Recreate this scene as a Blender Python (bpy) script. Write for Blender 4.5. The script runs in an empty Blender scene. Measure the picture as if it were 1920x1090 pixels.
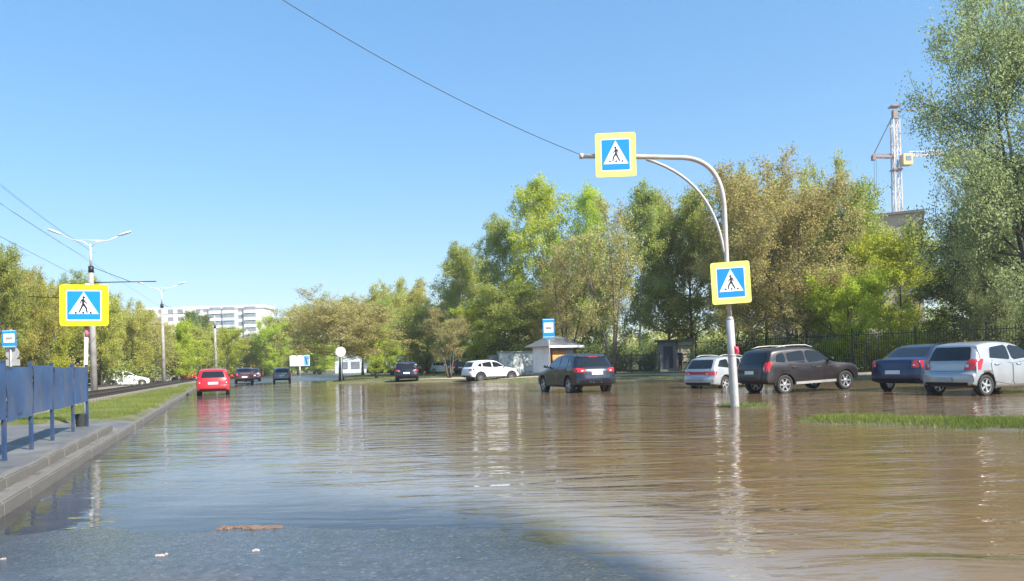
import bpy, bmesh, math, random
import numpy as np
from mathutils import Vector, Matrix

# ------------------------------------------------------------------ camera
F_PX, CX, PY, ROLL, CAM_H = 1400.0, 960.0, 681.0, 0.027, 1.30
scene = bpy.context.scene
cd = bpy.data.cameras.new('camera'); cam = bpy.data.objects.new('camera', cd)
scene.collection.objects.link(cam); scene.camera = cam
cd.sensor_fit = 'HORIZONTAL'; cd.sensor_width = 36.0
cd.lens = F_PX / 1920 * 36.0
cd.shift_y = (PY - 545.0) / 1920
cd.clip_start = 0.1; cd.clip_end = 4000
cr, sr = math.cos(ROLL), math.sin(ROLL)
cam.matrix_world = Matrix(((cr, sr, 0, 0), (0, 0, -1, 0), (-sr, cr, 0, CAM_H), (0, 0, 0, 1)))

# ------------------------------------------------------------------ light
SUN = Vector((0.68, -0.56, 0.80)).normalized()
world = bpy.data.worlds.new('World'); scene.world = world; world.use_nodes = True
wn = world.node_tree.nodes; wl = world.node_tree.links
sky = wn.new('ShaderNodeTexSky'); sky.sky_type = 'NISHITA'; sky.sun_disc = False
sky.sun_elevation = math.asin(SUN.z); sky.sun_rotation = math.atan2(SUN.x, SUN.y)
sky.air_density = 1.0; sky.dust_density = 0.3; sky.ozone_density = 5.0
bg = wn['Background']; bg.inputs['Strength'].default_value = 0.15
gm = wn.new('ShaderNodeGamma'); gm.inputs[1].default_value = 0.55            # phone-camera like compression of the whole sky
hs = wn.new('ShaderNodeHueSaturation'); hs.inputs['Saturation'].default_value = 1.58
wl.new(sky.outputs[0], gm.inputs[0]); wl.new(gm.outputs[0], hs.inputs['Color']); wl.new(hs.outputs[0], bg.inputs['Color'])
sd = bpy.data.lights.new('sun', 'SUN'); sd.energy = 3.5; sd.angle = math.radians(0.55); sd.color = (1, 0.955, 0.88)
sun = bpy.data.objects.new('sun', sd); scene.collection.objects.link(sun)
sun.rotation_euler = (-SUN).to_track_quat('-Z', 'Y').to_euler(); sun.location = (20, -20, 40)
vs = scene.view_settings
vs.view_transform = 'Standard'; vs.look = 'None'; vs.gamma = 1; vs.exposure = 1.55; vs.use_curve_mapping = False
scene.render.engine = 'CYCLES'
cy = scene.cycles
cy.use_denoising = True; cy.max_bounces = 8; cy.transparent_max_bounces = 12; cy.diffuse_bounces = 5
cy.glossy_bounces = 3; cy.transmission_bounces = 6; cy.caustics_reflective = False; cy.caustics_refractive = False
cy.sample_clamp_indirect = 6

# ------------------------------------------------------------------ helpers
C = scene.collection
PI = math.pi
def hor(px): return PY - ROLL * (px - CX)
def ray(px, py):
    u = (px - CX) / F_PX; v = -(py - PY) / F_PX
    return Vector((u*cr + v*sr, 1.0, -u*sr + v*cr))
def G(px, py, z=0.0):                     # ground point under a photo pixel
    d = ray(px, py); t = (z - CAM_H) / d.z
    return Vector((d.x*t, d.y*t, z))
def A(px, py, D):                         # point at depth D
    d = ray(px, py); return Vector((d.x*D, D, CAM_H + d.z*D))

def tag(o, label=None, cat=None, group=None, kind=None):
    if label: o['label'] = label
    if cat: o['category'] = cat
    if group: o['group'] = group
    if kind: o['kind'] = kind
    return o
def empty(name, loc=(0, 0, 0), rz=0.0):
    o = bpy.data.objects.new(name, None); C.objects.link(o)
    o.location = loc; o.rotation_euler = (0, 0, rz); o.empty_display_size = 0.3
    return o
def link_mesh(name, me, parent=None, loc=None):
    o = bpy.data.objects.new(name, me); C.objects.link(o)
    if parent is not None: o.parent = parent
    if loc is not None: o.location = loc
    return o
class MB:
    def __init__(s): s.v = []; s.f = []; s.m = []; s.smooth = False
    def add(s, vs_, fs, mi=0):
        b = len(s.v); s.v.extend([tuple(p) for p in vs_])
        for f in fs: s.f.append(tuple(i + b for i in f)); s.m.append(mi)
    def box(s, c, d, mi=0, rz=0.0):
        x, y, z = d[0]/2, d[1]/2, d[2]/2
        vs_ = [(-x,-y,-z),(x,-y,-z),(x,y,-z),(-x,y,-z),(-x,-y,z),(x,-y,z),(x,y,z),(-x,y,z)]
        if rz: vs_ = [(a*math.cos(rz)-b*math.sin(rz), a*math.sin(rz)+b*math.cos(rz), e) for a, b, e in vs_]
        s.add([(a+c[0], b+c[1], e+c[2]) for a, b, e in vs_],
              [(0,3,2,1),(4,5,6,7),(0,1,5,4),(1,2,6,5),(2,3,7,6),(3,0,4,7)], mi)
    def beam(s, p, q, w, h=None, mi=0):
        h = w if h is None else h
        p, q = Vector(p), Vector(q); d = (q-p).normalized()
        up = Vector((0,0,1)) if abs(d.z) < .95 else Vector((0,1,0))
        a = d.cross(up).normalized(); b = a.cross(d)
        vs_ = []
        for e in (p, q):
            for i, j in ((-1,-1),(1,-1),(1,1),(-1,1)): vs_.append(e + a*(i*w/2) + b*(j*h/2))
        s.add(vs_, [(0,1,2,3),(7,6,5,4),(0,4,5,1),(1,5,6,2),(2,6,7,3),(3,7,4,0)], mi)
    def tube(s, pts, rad, n=8, mi=0, cap=True):
        pts = [Vector(p) for p in pts]; k = len(pts)
        if not hasattr(rad, '__len__'): rad = [rad]*k
        b = len(s.v); prev = None
        for i, p in enumerate(pts):
            d = (pts[min(i+1, k-1)] - pts[max(i-1, 0)]).normalized()
            if prev is None: prev = Vector((1,0,0)) if abs(d.x) < .9 else Vector((0,1,0))
            a = (prev - d*prev.dot(d)).normalized(); prev = a; e = d.cross(a)
            for j in range(n):
                t = 2*PI*j/n; s.v.append(tuple(p + (a*math.cos(t) + e*math.sin(t))*rad[i]))
        for i in range(k-1):
            for j in range(n):
                s.f.append((b+i*n+j, b+i*n+(j+1)%n, b+(i+1)*n+(j+1)%n, b+(i+1)*n+j)); s.m.append(mi)
        if cap:
            s.f.append(tuple(b+j for j in range(n))[::-1]); s.m.append(mi)
            s.f.append(tuple(b+(k-1)*n+j for j in range(n))); s.m.append(mi)
    def lathe(s, prof, n=20, axis='Y', c=(0,0,0), mi=0):
        b = len(s.v)
        for (r, h) in prof:
            for j in range(n):
                t = 2*PI*j/n
                if axis == 'Y': p = (r*math.cos(t), h, r*math.sin(t))
                else: p = (r*math.cos(t), r*math.sin(t), h)
                s.v.append((p[0]+c[0], p[1]+c[1], p[2]+c[2]))
        for i in range(len(prof)-1):
            for j in range(n):
                q = (b+i*n+j, b+(i+1)*n+j, b+(i+1)*n+(j+1)%n, b+i*n+(j+1)%n)
                s.f.append(q if axis == 'Y' else q[::-1]); s.m.append(mi)
    def prism(s, poly, h, fn, mi=0):       # poly in 2D, extruded; fn(a, b, c)->xyz
        n = len(poly)
        vs_ = [fn(a, b, 0) for a, b in poly] + [fn(a, b, h) for a, b in poly]
        fs = [tuple(range(n))[::-1], tuple(range(n, 2*n))] + [(i, (i+1)%n, n+(i+1)%n, n+i) for i in range(n)]
        s.add(vs_, fs, mi)
    def grid(s, P, mi=0, flip=False):      # P: list of rows of points
        b = len(s.v); nr, nc = len(P), len(P[0])
        for r in P: s.v.extend([tuple(p) for p in r])
        for i in range(nr-1):
            for j in range(nc-1):
                q = (b+i*nc+j, b+i*nc+j+1, b+(i+1)*nc+j+1, b+(i+1)*nc+j)
                s.f.append(q[::-1] if flip else q); s.m.append(mi)
    def mesh(s, name, mats, smooth=False):
        me = bpy.data.meshes.new(name); me.from_pydata(s.v, [], s.f)
        for m in (mats if isinstance(mats, (list, tuple)) else [mats]): me.materials.append(m)
        if len(me.polygons):
            if any(s.m): me.polygons.foreach_set('material_index', s.m)
            if smooth: me.polygons.foreach_set('use_smooth', [True]*len(me.polygons))
        me.update(); return me
    def face_up(s):
        t = 0.0
        for f in s.f:
            a, b, c = s.v[f[0]], s.v[f[1]], s.v[f[2]]; t += (b[0]-a[0])*(c[1]-a[1]) - (b[1]-a[1])*(c[0]-a[0])
        if t < 0: s.f = [f[::-1] for f in s.f]
        return s
    def build(s, name, mats, parent=None, smooth=False, loc=None):
        return link_mesh(name, s.mesh(name, mats, smooth), parent, loc)
def roundrect(w, h, r, n=4, cx=0, cy=0):
    out = []
    for (sx, sy, a0) in ((1,-1,-PI/2),(1,1,0),(-1,1,PI/2),(-1,-1,PI)):
        for i in range(n+1):
            a = a0 + PI/2*i/n
            out.append((cx + sx*(w/2-r) + r*math.cos(a), cy + sy*(h/2-r) + r*math.sin(a)))
    return out
def roundpoly(poly, r, n=3):
    out = []; k = len(poly)
    for i in range(k):
        p0, p1, p2 = Vector(poly[i-1]), Vector(poly[i]), Vector(poly[(i+1) % k])
        a = p0-p1; b = p2-p1; t = min(r, a.length*.45, b.length*.45)
        s, e = p1 + a.normalized()*t, p1 + b.normalized()*t
        for j in range(n+1):
            f = j/n; out.append(tuple((1-f)**2*s + 2*f*(1-f)*p1 + f*f*e))
    return out

# ------------------------------------------------------------------ materials
MATS = {}
def mat(name, col, rough=.6, metal=0.0, var=.15, scale=6.0, coat=0.0, spec=.5, bump=0.0, bscale=40.0, dirt_or_shade=None, rvar=0.0):
    if name in MATS: return MATS[name]
    m = bpy.data.materials.new(name); m.use_nodes = True; MATS[name] = m
    nt = m.node_tree; N, L = nt.nodes, nt.links; p = N['Principled BSDF']
    p.inputs['Roughness'].default_value = rough; p.inputs['Metallic'].default_value = metal
    p.inputs['Specular IOR Level'].default_value = spec
    p.inputs['Coat Weight'].default_value = coat; p.inputs['Coat Roughness'].default_value = .04
    tc = N.new('ShaderNodeTexCoord')
    if var > 0 or dirt_or_shade:
        nz = N.new('ShaderNodeTexNoise'); nz.inputs['Scale'].default_value = scale; nz.inputs['Detail'].default_value = 5
        nz.inputs['Roughness'].default_value = .6
        L.new(tc.outputs['Object'], nz.inputs['Vector'])
        mp = N.new('ShaderNodeMapRange'); mp.inputs[1].default_value = .25; mp.inputs[2].default_value = .75
        mp.inputs[3].default_value = 1-var; mp.inputs[4].default_value = 1+var
        L.new(nz.outputs['Fac'], mp.inputs[0])
        mx = N.new('ShaderNodeVectorMath'); mx.operation = 'SCALE'; mx.inputs[0].default_value = col[:3]
        L.new(mp.outputs[0], mx.inputs['Scale']); last = mx.outputs[0]
        if dirt_or_shade:
            n2 = N.new('ShaderNodeTexNoise'); n2.inputs['Scale'].default_value = dirt_or_shade[2]; n2.inputs['Detail'].default_value = 6
            L.new(tc.outputs['Object'], n2.inputs['Vector'])
            r2 = N.new('ShaderNodeMapRange'); r2.inputs[1].default_value = dirt_or_shade[3]; r2.inputs[2].default_value = dirt_or_shade[3]+.2
            r2.inputs[3].default_value = 0; r2.inputs[4].default_value = dirt_or_shade[1]
            L.new(n2.outputs['Fac'], r2.inputs[0])
            mm = N.new('ShaderNodeMix'); mm.data_type = 'RGBA'
            L.new(r2.outputs[0], mm.inputs['Factor']); L.new(last, mm.inputs['A']); mm.inputs['B'].default_value = (*dirt_or_shade[0], 1)
            last = mm.outputs['Result']
        L.new(last, p.inputs['Base Color'])
        if rvar:
            r3 = N.new('ShaderNodeMapRange'); r3.inputs[1].default_value = .3; r3.inputs[2].default_value = .7
            r3.inputs[3].default_value = max(.02, rough-rvar); r3.inputs[4].default_value = min(1, rough+rvar)
            L.new(nz.outputs['Fac'], r3.inputs[0]); L.new(r3.outputs[0], p.inputs['Roughness'])
    else:
        p.inputs['Base Color'].default_value = (*col[:3], 1)
    if bump:
        nb = N.new('ShaderNodeTexNoise'); nb.inputs['Scale'].default_value = bscale; nb.inputs['Detail'].default_value = 6
        L.new(tc.outputs['Object'], nb.inputs['Vector'])
        bp = N.new('ShaderNodeBump'); bp.inputs['Strength'].default_value = bump; bp.inputs['Distance'].default_value = .02
        L.new(nb.outputs['Fac'], bp.inputs['Height']); L.new(bp.outputs[0], p.inputs['Normal'])
    return m
def leaf_mat(name, c1, c2, trans=.45):
    m = bpy.data.materials.new(name); m.use_nodes = True; nt = m.node_tree; N, L = nt.nodes, nt.links
    N.remove(N['Principled BSDF']); out = N['Material Output']
    ge = N.new('ShaderNodeNewGeometry'); oi = N.new('ShaderNodeObjectInfo')
    mx = N.new('ShaderNodeMix'); mx.data_type = 'RGBA'
    mx.inputs['A'].default_value = (*c1, 1); mx.inputs['B'].default_value = (*c2, 1)
    L.new(ge.outputs['Random Per Island'], mx.inputs['Factor'])
    hs = N.new('ShaderNodeHueSaturation')
    mr = N.new('ShaderNodeMapRange'); mr.inputs[3].default_value = .482; mr.inputs[4].default_value = .512
    L.new(oi.outputs['Random'], mr.inputs[0]); L.new(mr.outputs[0], hs.inputs['Hue'])
    mv = N.new('ShaderNodeMapRange'); mv.inputs[3].default_value = .95; mv.inputs[4].default_value = 1.2
    L.new(oi.outputs['Random'], mv.inputs[0]); L.new(mv.outputs[0], hs.inputs['Value'])
    L.new(mx.outputs['Result'], hs.inputs['Color'])
    tc = N.new('ShaderNodeTexCoord'); nz_ = N.new('ShaderNodeTexNoise'); nz_.inputs['Scale'].default_value = .55; nz_.inputs['Detail'].default_value = 3
    L.new(tc.outputs['Object'], nz_.inputs['Vector'])
    mf = N.new('ShaderNodeMapRange'); mf.inputs[1].default_value = .3; mf.inputs[2].default_value = .7; mf.inputs[3].default_value = -.35; mf.inputs[4].default_value = .35
    L.new(nz_.outputs['Fac'], mf.inputs[0])
    ad = N.new('ShaderNodeMath'); ad.use_clamp = True; L.new(ge.outputs['Random Per Island'], ad.inputs[0]); L.new(mf.outputs[0], ad.inputs[1]); L.new(ad.outputs[0], mx.inputs['Factor'])
    df = N.new('ShaderNodeBsdfDiffuse'); tr = N.new('ShaderNodeBsdfTranslucent'); ms = N.new('ShaderNodeMixShader')
    L.new(hs.outputs[0], df.inputs[0]); L.new(hs.outputs[0], tr.inputs[0])
    ms.inputs[0].default_value = trans; L.new(df.outputs[0], ms.inputs[1]); L.new(tr.outputs[0], ms.inputs[2])
    L.new(ms.outputs[0], out.inputs[0]); return m

def asphalt_material():
    m = mat('asphalt_wet', (.064, .069, .077), .38, var=.45, scale=.8, rvar=.24, dirt_or_shade=((.125, .105, .085), .55, .55, .54))
    nt = m.node_tree; N, L = nt.nodes, nt.links; p = N['Principled BSDF']; tc = N['Texture Coordinate']
    vo = N.new('ShaderNodeTexVoronoi'); vo.inputs['Scale'].default_value = 38; L.new(tc.outputs['Object'], vo.inputs['Vector'])
    n2 = N.new('ShaderNodeTexNoise'); n2.inputs['Scale'].default_value = 9; n2.inputs['Detail'].default_value = 8; n2.inputs['Roughness'].default_value = .75; L.new(tc.outputs['Object'], n2.inputs['Vector'])
    mr = N.new('ShaderNodeMapRange'); mr.inputs[1].default_value = .72; mr.inputs[2].default_value = .98; mr.inputs[3].default_value = 0; mr.inputs[4].default_value = .75; L.new(vo.outputs['Color'], mr.inputs[0])
    old = p.inputs['Base Color'].links[0].from_socket
    g1 = N.new('ShaderNodeMapRange'); g1.inputs[1].default_value = .3; g1.inputs[2].default_value = .7; g1.inputs[3].default_value = .60; g1.inputs[4].default_value = 1.4; L.new(n2.outputs['Fac'], g1.inputs[0])
    sc_ = N.new('ShaderNodeVectorMath'); sc_.operation = 'SCALE'; L.new(old, sc_.inputs[0]); L.new(g1.outputs[0], sc_.inputs['Scale'])
    mx = N.new('ShaderNodeMix'); mx.data_type = 'RGBA'; L.new(mr.outputs[0], mx.inputs['Factor']); L.new(sc_.outputs[0], mx.inputs['A']); mx.inputs['B'].default_value = (.20, .19, .175, 1)
    sx = N.new('ShaderNodeSeparateXYZ'); L.new(tc.outputs['Object'], sx.inputs[0])        # soaked band along the waterline
    wv = N.new('ShaderNodeMath'); wv.operation = 'MULTIPLY_ADD'; L.new(n2.outputs['Fac'], wv.inputs[0]); wv.inputs[1].default_value = -.012; L.new(sx.outputs['Z'], wv.inputs[2])
    wt = N.new('ShaderNodeMapRange'); wt.inputs[1].default_value = -.006; wt.inputs[2].default_value = .014; wt.inputs[3].default_value = .28; wt.inputs[4].default_value = 1; L.new(wv.outputs[0], wt.inputs[0])
    wc = N.new('ShaderNodeVectorMath'); wc.operation = 'SCALE'; L.new(mx.outputs['Result'], wc.inputs[0]); w5 = N.new('ShaderNodeMapRange'); w5.inputs[1].default_value = .28; w5.inputs[2].default_value = 1; w5.inputs[3].default_value = .72; w5.inputs[4].default_value = 1; L.new(wt.outputs[0], w5.inputs[0]); L.new(w5.outputs[0], wc.inputs['Scale']); L.new(wc.outputs[0], p.inputs['Base Color'])
    ro = p.inputs['Roughness'].links[0].from_socket; rm = N.new('ShaderNodeMath'); rm.operation = 'MULTIPLY'; L.new(ro, rm.inputs[0]); L.new(wt.outputs[0], rm.inputs[1]); L.new(rm.outputs[0], p.inputs['Roughness'])
    bp = N.new('ShaderNodeBump'); bp.inputs['Strength'].default_value = .45; bp.inputs['Distance'].default_value = .006
    ad = N.new('ShaderNodeMath'); L.new(vo.outputs['Distance'], ad.inputs[0]); L.new(n2.outputs['Fac'], ad.inputs[1])
    L.new(ad.outputs[0], bp.inputs['Height']); L.new(bp.outputs[0], p.inputs['Normal']); return m
asphalt = asphalt_material()
concrete = mat('concrete', (.34, .32, .29), .85, var=.25, scale=3, bump=.3, dirt_or_shade=((.12,.10,.08), .7, 1.5, .5))
kerbmat = mat('kerb_concrete', (.165, .150, .128), .7, var=.3, scale=4, bump=.3, dirt_or_shade=((.07,.06,.05), .8, 2.2, .48))
platmat = mat('platform_asphalt', (.115, .11, .105), .6, var=.35, scale=2, bump=.4, bscale=50, dirt_or_shade=((.25,.23,.2), .5, .9, .5), rvar=.2)
dirtmat = mat('bare_dirt', (.23, .18, .125), .95, var=.3, scale=2, bump=.4, dirt_or_shade=((.10,.13,.035), .8, .35, .5))
sandmat = mat('sand_path', (.42, .34, .26), .95, var=.2, scale=1.5, bump=.3)
lawnmat = mat('lawn_soil', (.115, .115, .045), .95, var=.35, scale=1.2, bump=.5, dirt_or_shade=((.20,.16,.105), .8, .6, .48))
ballast = mat('ballast', (.27, .235, .195), .95, var=.45, scale=25, bump=.8, bscale=30)
steel = mat('rail_steel', (.06, .05, .042), .5, .3, var=.3)
blackmet = mat('black_metal', (.018, .018, .020), .45, .2, var=.2)
galv = mat('galvanised', (.45, .44, .42), .5, .35, var=.15, scale=5, dirt_or_shade=((.25,.2,.15), .5, 2.5, .55))
beigepole = mat('pole_paint', (.50, .46, .41), .5, .0, var=.12, dirt_or_shade=((.25,.2,.14), .6, 3, .55))
white = mat('white_paint', (.78, .78, .76), .5, var=.06)
rubber = mat('tyre_rubber', (.022, .021, .02), .75, var=.3, scale=10)
rimmat = mat('alloy', (.52, .52, .52), .35, .7, var=.1)
rimdark = mat('dark_alloy', (.16, .16, .165), .4, .6, var=.1)
plastic = mat('black_plastic', (.025, .025, .027), .6, var=.25, scale=8)
underb = mat('underbody', (.012, .012, .012), .9, var=.2)
glass = mat('car_glass', (.012, .016, .02), .05, var=0, spec=.5)
skyglass = mat('sky_blue_glass', (.012, .045, .11), .05, var=0, spec=.8, coat=.3)  # blue of the reflected sky put into the glass base colour
redlamp = mat('red_lens', (.55, .02, .025), .15, var=.1, coat=.6)
clearlamp = mat('clear_lens', (.62, .63, .64), .12, var=.1, coat=.6)
platewhite = mat('plate_white', (.72, .73, .74), .45, var=.05)
chrome = mat('chrome', (.7, .7, .7), .18, .9, var=.05)

# ------------------------------------------------------------------ ground frame along the left kerb
K0 = Vector((-4.8, 7.0, 0)); RD = Vector((-0.359, 0.933, 0)).normalized(); ND = Vector((RD.y, -RD.x, 0))
RZ = math.atan2(RD.y, RD.x)
def K(s, q, z=0.0): return K0 + RD*s + ND*q + Vector((0, 0, z))

def vnoise(x, y, seed=0):
    x = np.asarray(x, float); y = np.asarray(y, float)
    xi, yi = np.floor(x), np.floor(y); fx, fy = x-xi, y-yi
    fx = fx*fx*(3-2*fx); fy = fy*fy*(3-2*fy)
    def h(a, b):
        n = np.sin(a*127.1 + b*311.7 + seed*74.7)*43758.5453
        return n - np.floor(n)
    return (h(xi,yi)*(1-fx)+h(xi+1,yi)*fx)*(1-fy) + (h(xi,yi+1)*(1-fx)+h(xi+1,yi+1)*fx)*fy
def fbm(x, y, seed=0, o=4):
    t = 0; a = .5
    for i in range(o): t = t + a*(vnoise(x*2**i, y*2**i, seed+i)-.5); a *= .5
    return t

SH = [(-60,140),(-31,140),(-15.1,61),(-8.2,57),(-3.2,54.5),(1.2,47.5),(6.7,47),(10.9,45),(18,38.5),(21.5,31.4),(26,25),(40,14),(70,-6)]
shx, shy = np.array([a for a, b in SH]), np.array([b for a, b in SH])
def dry_sd(x, y):          # > 0 inside the dry strip of asphalt at the camera
    edge = np.interp(x, [-8, -3.6, -2.4, -.3, .37, .75, 1.1, 2.0], [6.4, 6.2, 6.2, 6.0, 5.1, 4.3, 3.2, 0.5])
    return edge - y + .55*fbm(x*.8+3, y*.8, 5) + .35*fbm(x*3.1, y*2.2, 15) + .16*fbm(x*11, y*9, 25)
def z_road(x, y):
    q = (x-K0.x)*ND.x + (y-K0.y)*ND.y
    depth = .012 + .02*np.clip(q/3, 0, 1) + .12*np.clip((q-2.5)/7, 0, 1)
    depth = depth + .018*fbm(x*.25, y*.25, 9)
    far = np.clip((y-52)/30, 0, 1)*np.clip((-8-x)/6, 0, 1)
    depth = depth*(1-far) - .05*far
    d = dry_sd(x, y)
    t = 1 - np.exp(-(np.clip(-d, 0, 50)/2.2)**1.3)
    z = np.where(d < 0, -depth*t, np.clip(d, 0, 9)*.009)
    return z + .004*fbm(x*2.1, y*2.1, 3)
ISL = [((5.75,19.7),(6.25,19.3),.38), ((6.5,14.4),(8.5,12.5),.85), ((8.3,12.7),(12.2,9.1),1.15)]
def seg_d(x, y, a, b):
    ax, ay = a; bx, by = b; dx, dy = bx-ax, by-ay
    t = np.clip(((x-ax)*dx+(y-ay)*dy)/(dx*dx+dy*dy), 0, 1)
    return np.hypot(x-ax-t*dx, y-ay-t*dy)
def polar_grid(a0, a1, na, r0, r1, nr):
    a = np.radians(np.linspace(a0, a1, na)); r = np.exp(np.linspace(math.log(r0), math.log(r1), nr))
    RR, AA = np.meshgrid(r, a); return RR*np.sin(AA), RR*np.cos(AA)
def grid_mesh(name, X, Y, Z, m, smooth=True):
    nr, nc = X.shape
    co = np.stack([X, Y, Z], -1).reshape(-1, 3)
    idx = np.arange(nr*nc).reshape(nr, nc)
    f = np.stack([idx[:-1,:-1], idx[:-1,1:], idx[1:,1:], idx[1:,:-1]], -1).reshape(-1, 4)
    a = co[f[:,0]]; b = co[f[:,1]]; c = co[f[:,2]]
    if np.cross(b-a, c-a)[:,2].mean() < 0: f = f[:, ::-1]
    return np_mesh(name, co, f, m, smooth)
def np_mesh(name, co, f, mats, smooth=False):
    me = bpy.data.meshes.new(name); k = f.shape[1]
    me.vertices.add(len(co)); me.vertices.foreach_set('co', np.ascontiguousarray(co, dtype=np.float32).ravel())
    me.loops.add(f.size); me.loops.foreach_set('vertex_index', np.ascontiguousarray(f, dtype=np.int32).ravel())
    me.polygons.add(len(f)); me.polygons.foreach_set('loop_start', np.arange(0, f.size, k, dtype=np.int32))
    for m in (mats if isinstance(mats, (list, tuple)) else [mats]): me.materials.append(m)
    if smooth: me.polygons.foreach_set('use_smooth', np.ones(len(f), bool))
    me.update(calc_edges=True); me.validate(); return me

# ground, road, water ------------------------------------------------
g = MB(); n = 24
g.grid([[(-800+1600*i/n, -200+1100*j/n, -.5) for i in range(n+1)] for j in range(n+1)])
tag(g.build('ground', lawnmat), kind='structure')
X, Y = polar_grid(-125, 125, 620, .6, 260, 330)
tag(link_mesh('road', grid_mesh('road', X, Y, z_road(X, Y), asphalt)), kind='structure')

def water_material():
    m = bpy.data.materials.new('flood_water'); m.use_nodes = True; nt = m.node_tree; N, L = nt.nodes, nt.links
    N.remove(N['Principled BSDF']); out = N['Material Output']
    tc = N.new('ShaderNodeTexCoord')
    def noise(scale, detail, sx, sy, rot=0.0, dist=0.0):
        mp = N.new('ShaderNodeMapping'); mp.inputs['Scale'].default_value = (sx, sy, 1); mp.inputs['Rotation'].default_value = (0, 0, rot)
        L.new(tc.outputs['Object'], mp.inputs[0])
        t = N.new('ShaderNodeTexNoise'); t.inputs['Scale'].default_value = scale; t.inputs['Detail'].default_value = detail
        t.inputs['Distortion'].default_value = dist; t.inputs['Roughness'].default_value = .5
        L.new(mp.outputs[0], t.inputs['Vector']); return t.outputs['Fac']
    def math_(op, a, b):
        t = N.new('ShaderNodeMath'); t.operation = op
        for i, v in enumerate((a, b)):
            if isinstance(v, (int, float)): t.inputs[i].default_value = v
            else: L.new(v, t.inputs[i])
        return t.outputs[0]
    w1 = noise(1.0, 3, .75, 2.5, .10, .7)          # long ripples
    w2 = noise(1.0, 2, 4.0, 9.0, -.25, .4)         # short ripples
    w3 = noise(1.0, 2, .16, .22, 0)                # calm and ruffled patches
    r3 = N.new('ShaderNodeMapRange'); r3.inputs[1].default_value = .38; r3.inputs[2].default_value = .62
    r3.inputs[3].default_value = .35; r3.inputs[4].default_value = 1.0; L.new(w3, r3.inputs[0])
    hgt = math_('MULTIPLY', math_('ADD', math_('MULTIPLY', w1, .062), math_('MULTIPLY', w2, .0085)), r3.outputs[0])
    dp = N.new('ShaderNodeAttribute'); dp.attribute_name = 'depth'
    sh = N.new('ShaderNodeMapRange'); sh.inputs[1].default_value = 0.0; sh.inputs[2].default_value = .06
    sh.inputs[3].default_value = .22; sh.inputs[4].default_value = 1.0; L.new(dp.outputs['Fac'], sh.inputs[0])
    hgt = math_('MULTIPLY', hgt, sh.outputs[0])
    bp = N.new('ShaderNodeBump'); bp.inputs['Strength'].default_value = 1.0; bp.inputs['Distance'].default_value = 1.0
    L.new(hgt, bp.inputs['Height'])
    fr = N.new('ShaderNodeFresnel'); fr.inputs['IOR'].default_value = 1.34; L.new(bp.outputs[0], fr.inputs['Normal'])
    gl = N.new('ShaderNodeBsdfGlossy'); gl.inputs['Roughness'].default_value = .035; L.new(bp.outputs[0], gl.inputs['Normal'])
    df = N.new('ShaderNodeBsdfDiffuse'); tr = N.new('ShaderNodeBsdfTransparent')
    mud = N.new('ShaderNodeMix'); mud.data_type = 'RGBA'
    mud.inputs['A'].default_value = (.150, .098, .052, 1); mud.inputs['B'].default_value = (.200, .128, .065, 1)
    L.new(noise(.35, 4, 1, 1.6), mud.inputs['Factor'])
    silt_ = N.new('ShaderNodeMix'); silt_.data_type = 'RGBA'; silt_.inputs['A'].default_value = (.255, .245, .235, 1); L.new(mud.outputs['Result'], silt_.inputs['B'])
    sr_ = N.new('ShaderNodeMapRange'); sr_.inputs[1].default_value = .02; sr_.inputs[2].default_value = .10; L.new(dp.outputs['Fac'], sr_.inputs[0])
    L.new(sr_.outputs[0], silt_.inputs['Factor']); L.new(silt_.outputs['Result'], df.inputs[0])
    tb = N.new('ShaderNodeMapRange'); tb.interpolation_type = 'SMOOTHSTEP'
    tb.inputs[1].default_value = -.004; tb.inputs[2].default_value = .042; tb.inputs[3].default_value = .12; tb.inputs[4].default_value = .96
    L.new(math_('ADD', dp.outputs['Fac'], math_('MULTIPLY', math_('SUBTRACT', noise(.5, 4, 1, 1), .5), .03)), tb.inputs[0])
    m1 = N.new('ShaderNodeMixShader'); L.new(tb.outputs[0], m1.inputs[0]); L.new(tr.outputs[0], m1.inputs[1]); L.new(df.outputs[0], m1.inputs[2])
    m2 = N.new('ShaderNodeMixShader'); L.new(fr.outputs[0], m2.inputs[0]); L.new(m1.outputs[0], m2.inputs[1]); L.new(gl.outputs[0], m2.inputs[2])
    L.new(m2.outputs[0], out.inputs[0]); return m
X, Y = polar_grid(-62, 92, 240, 2.2, 85, 200)
wme = grid_mesh('flood_water', X, Y, X*0, water_material())
at = wme.attributes.new('depth', 'FLOAT', 'POINT')
at.data.foreach_set('value', np.clip(-z_road(X, Y), 0, .5).ravel().astype(np.float32))
tag(link_mesh('flood_water', wme), kind='structure')

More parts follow.
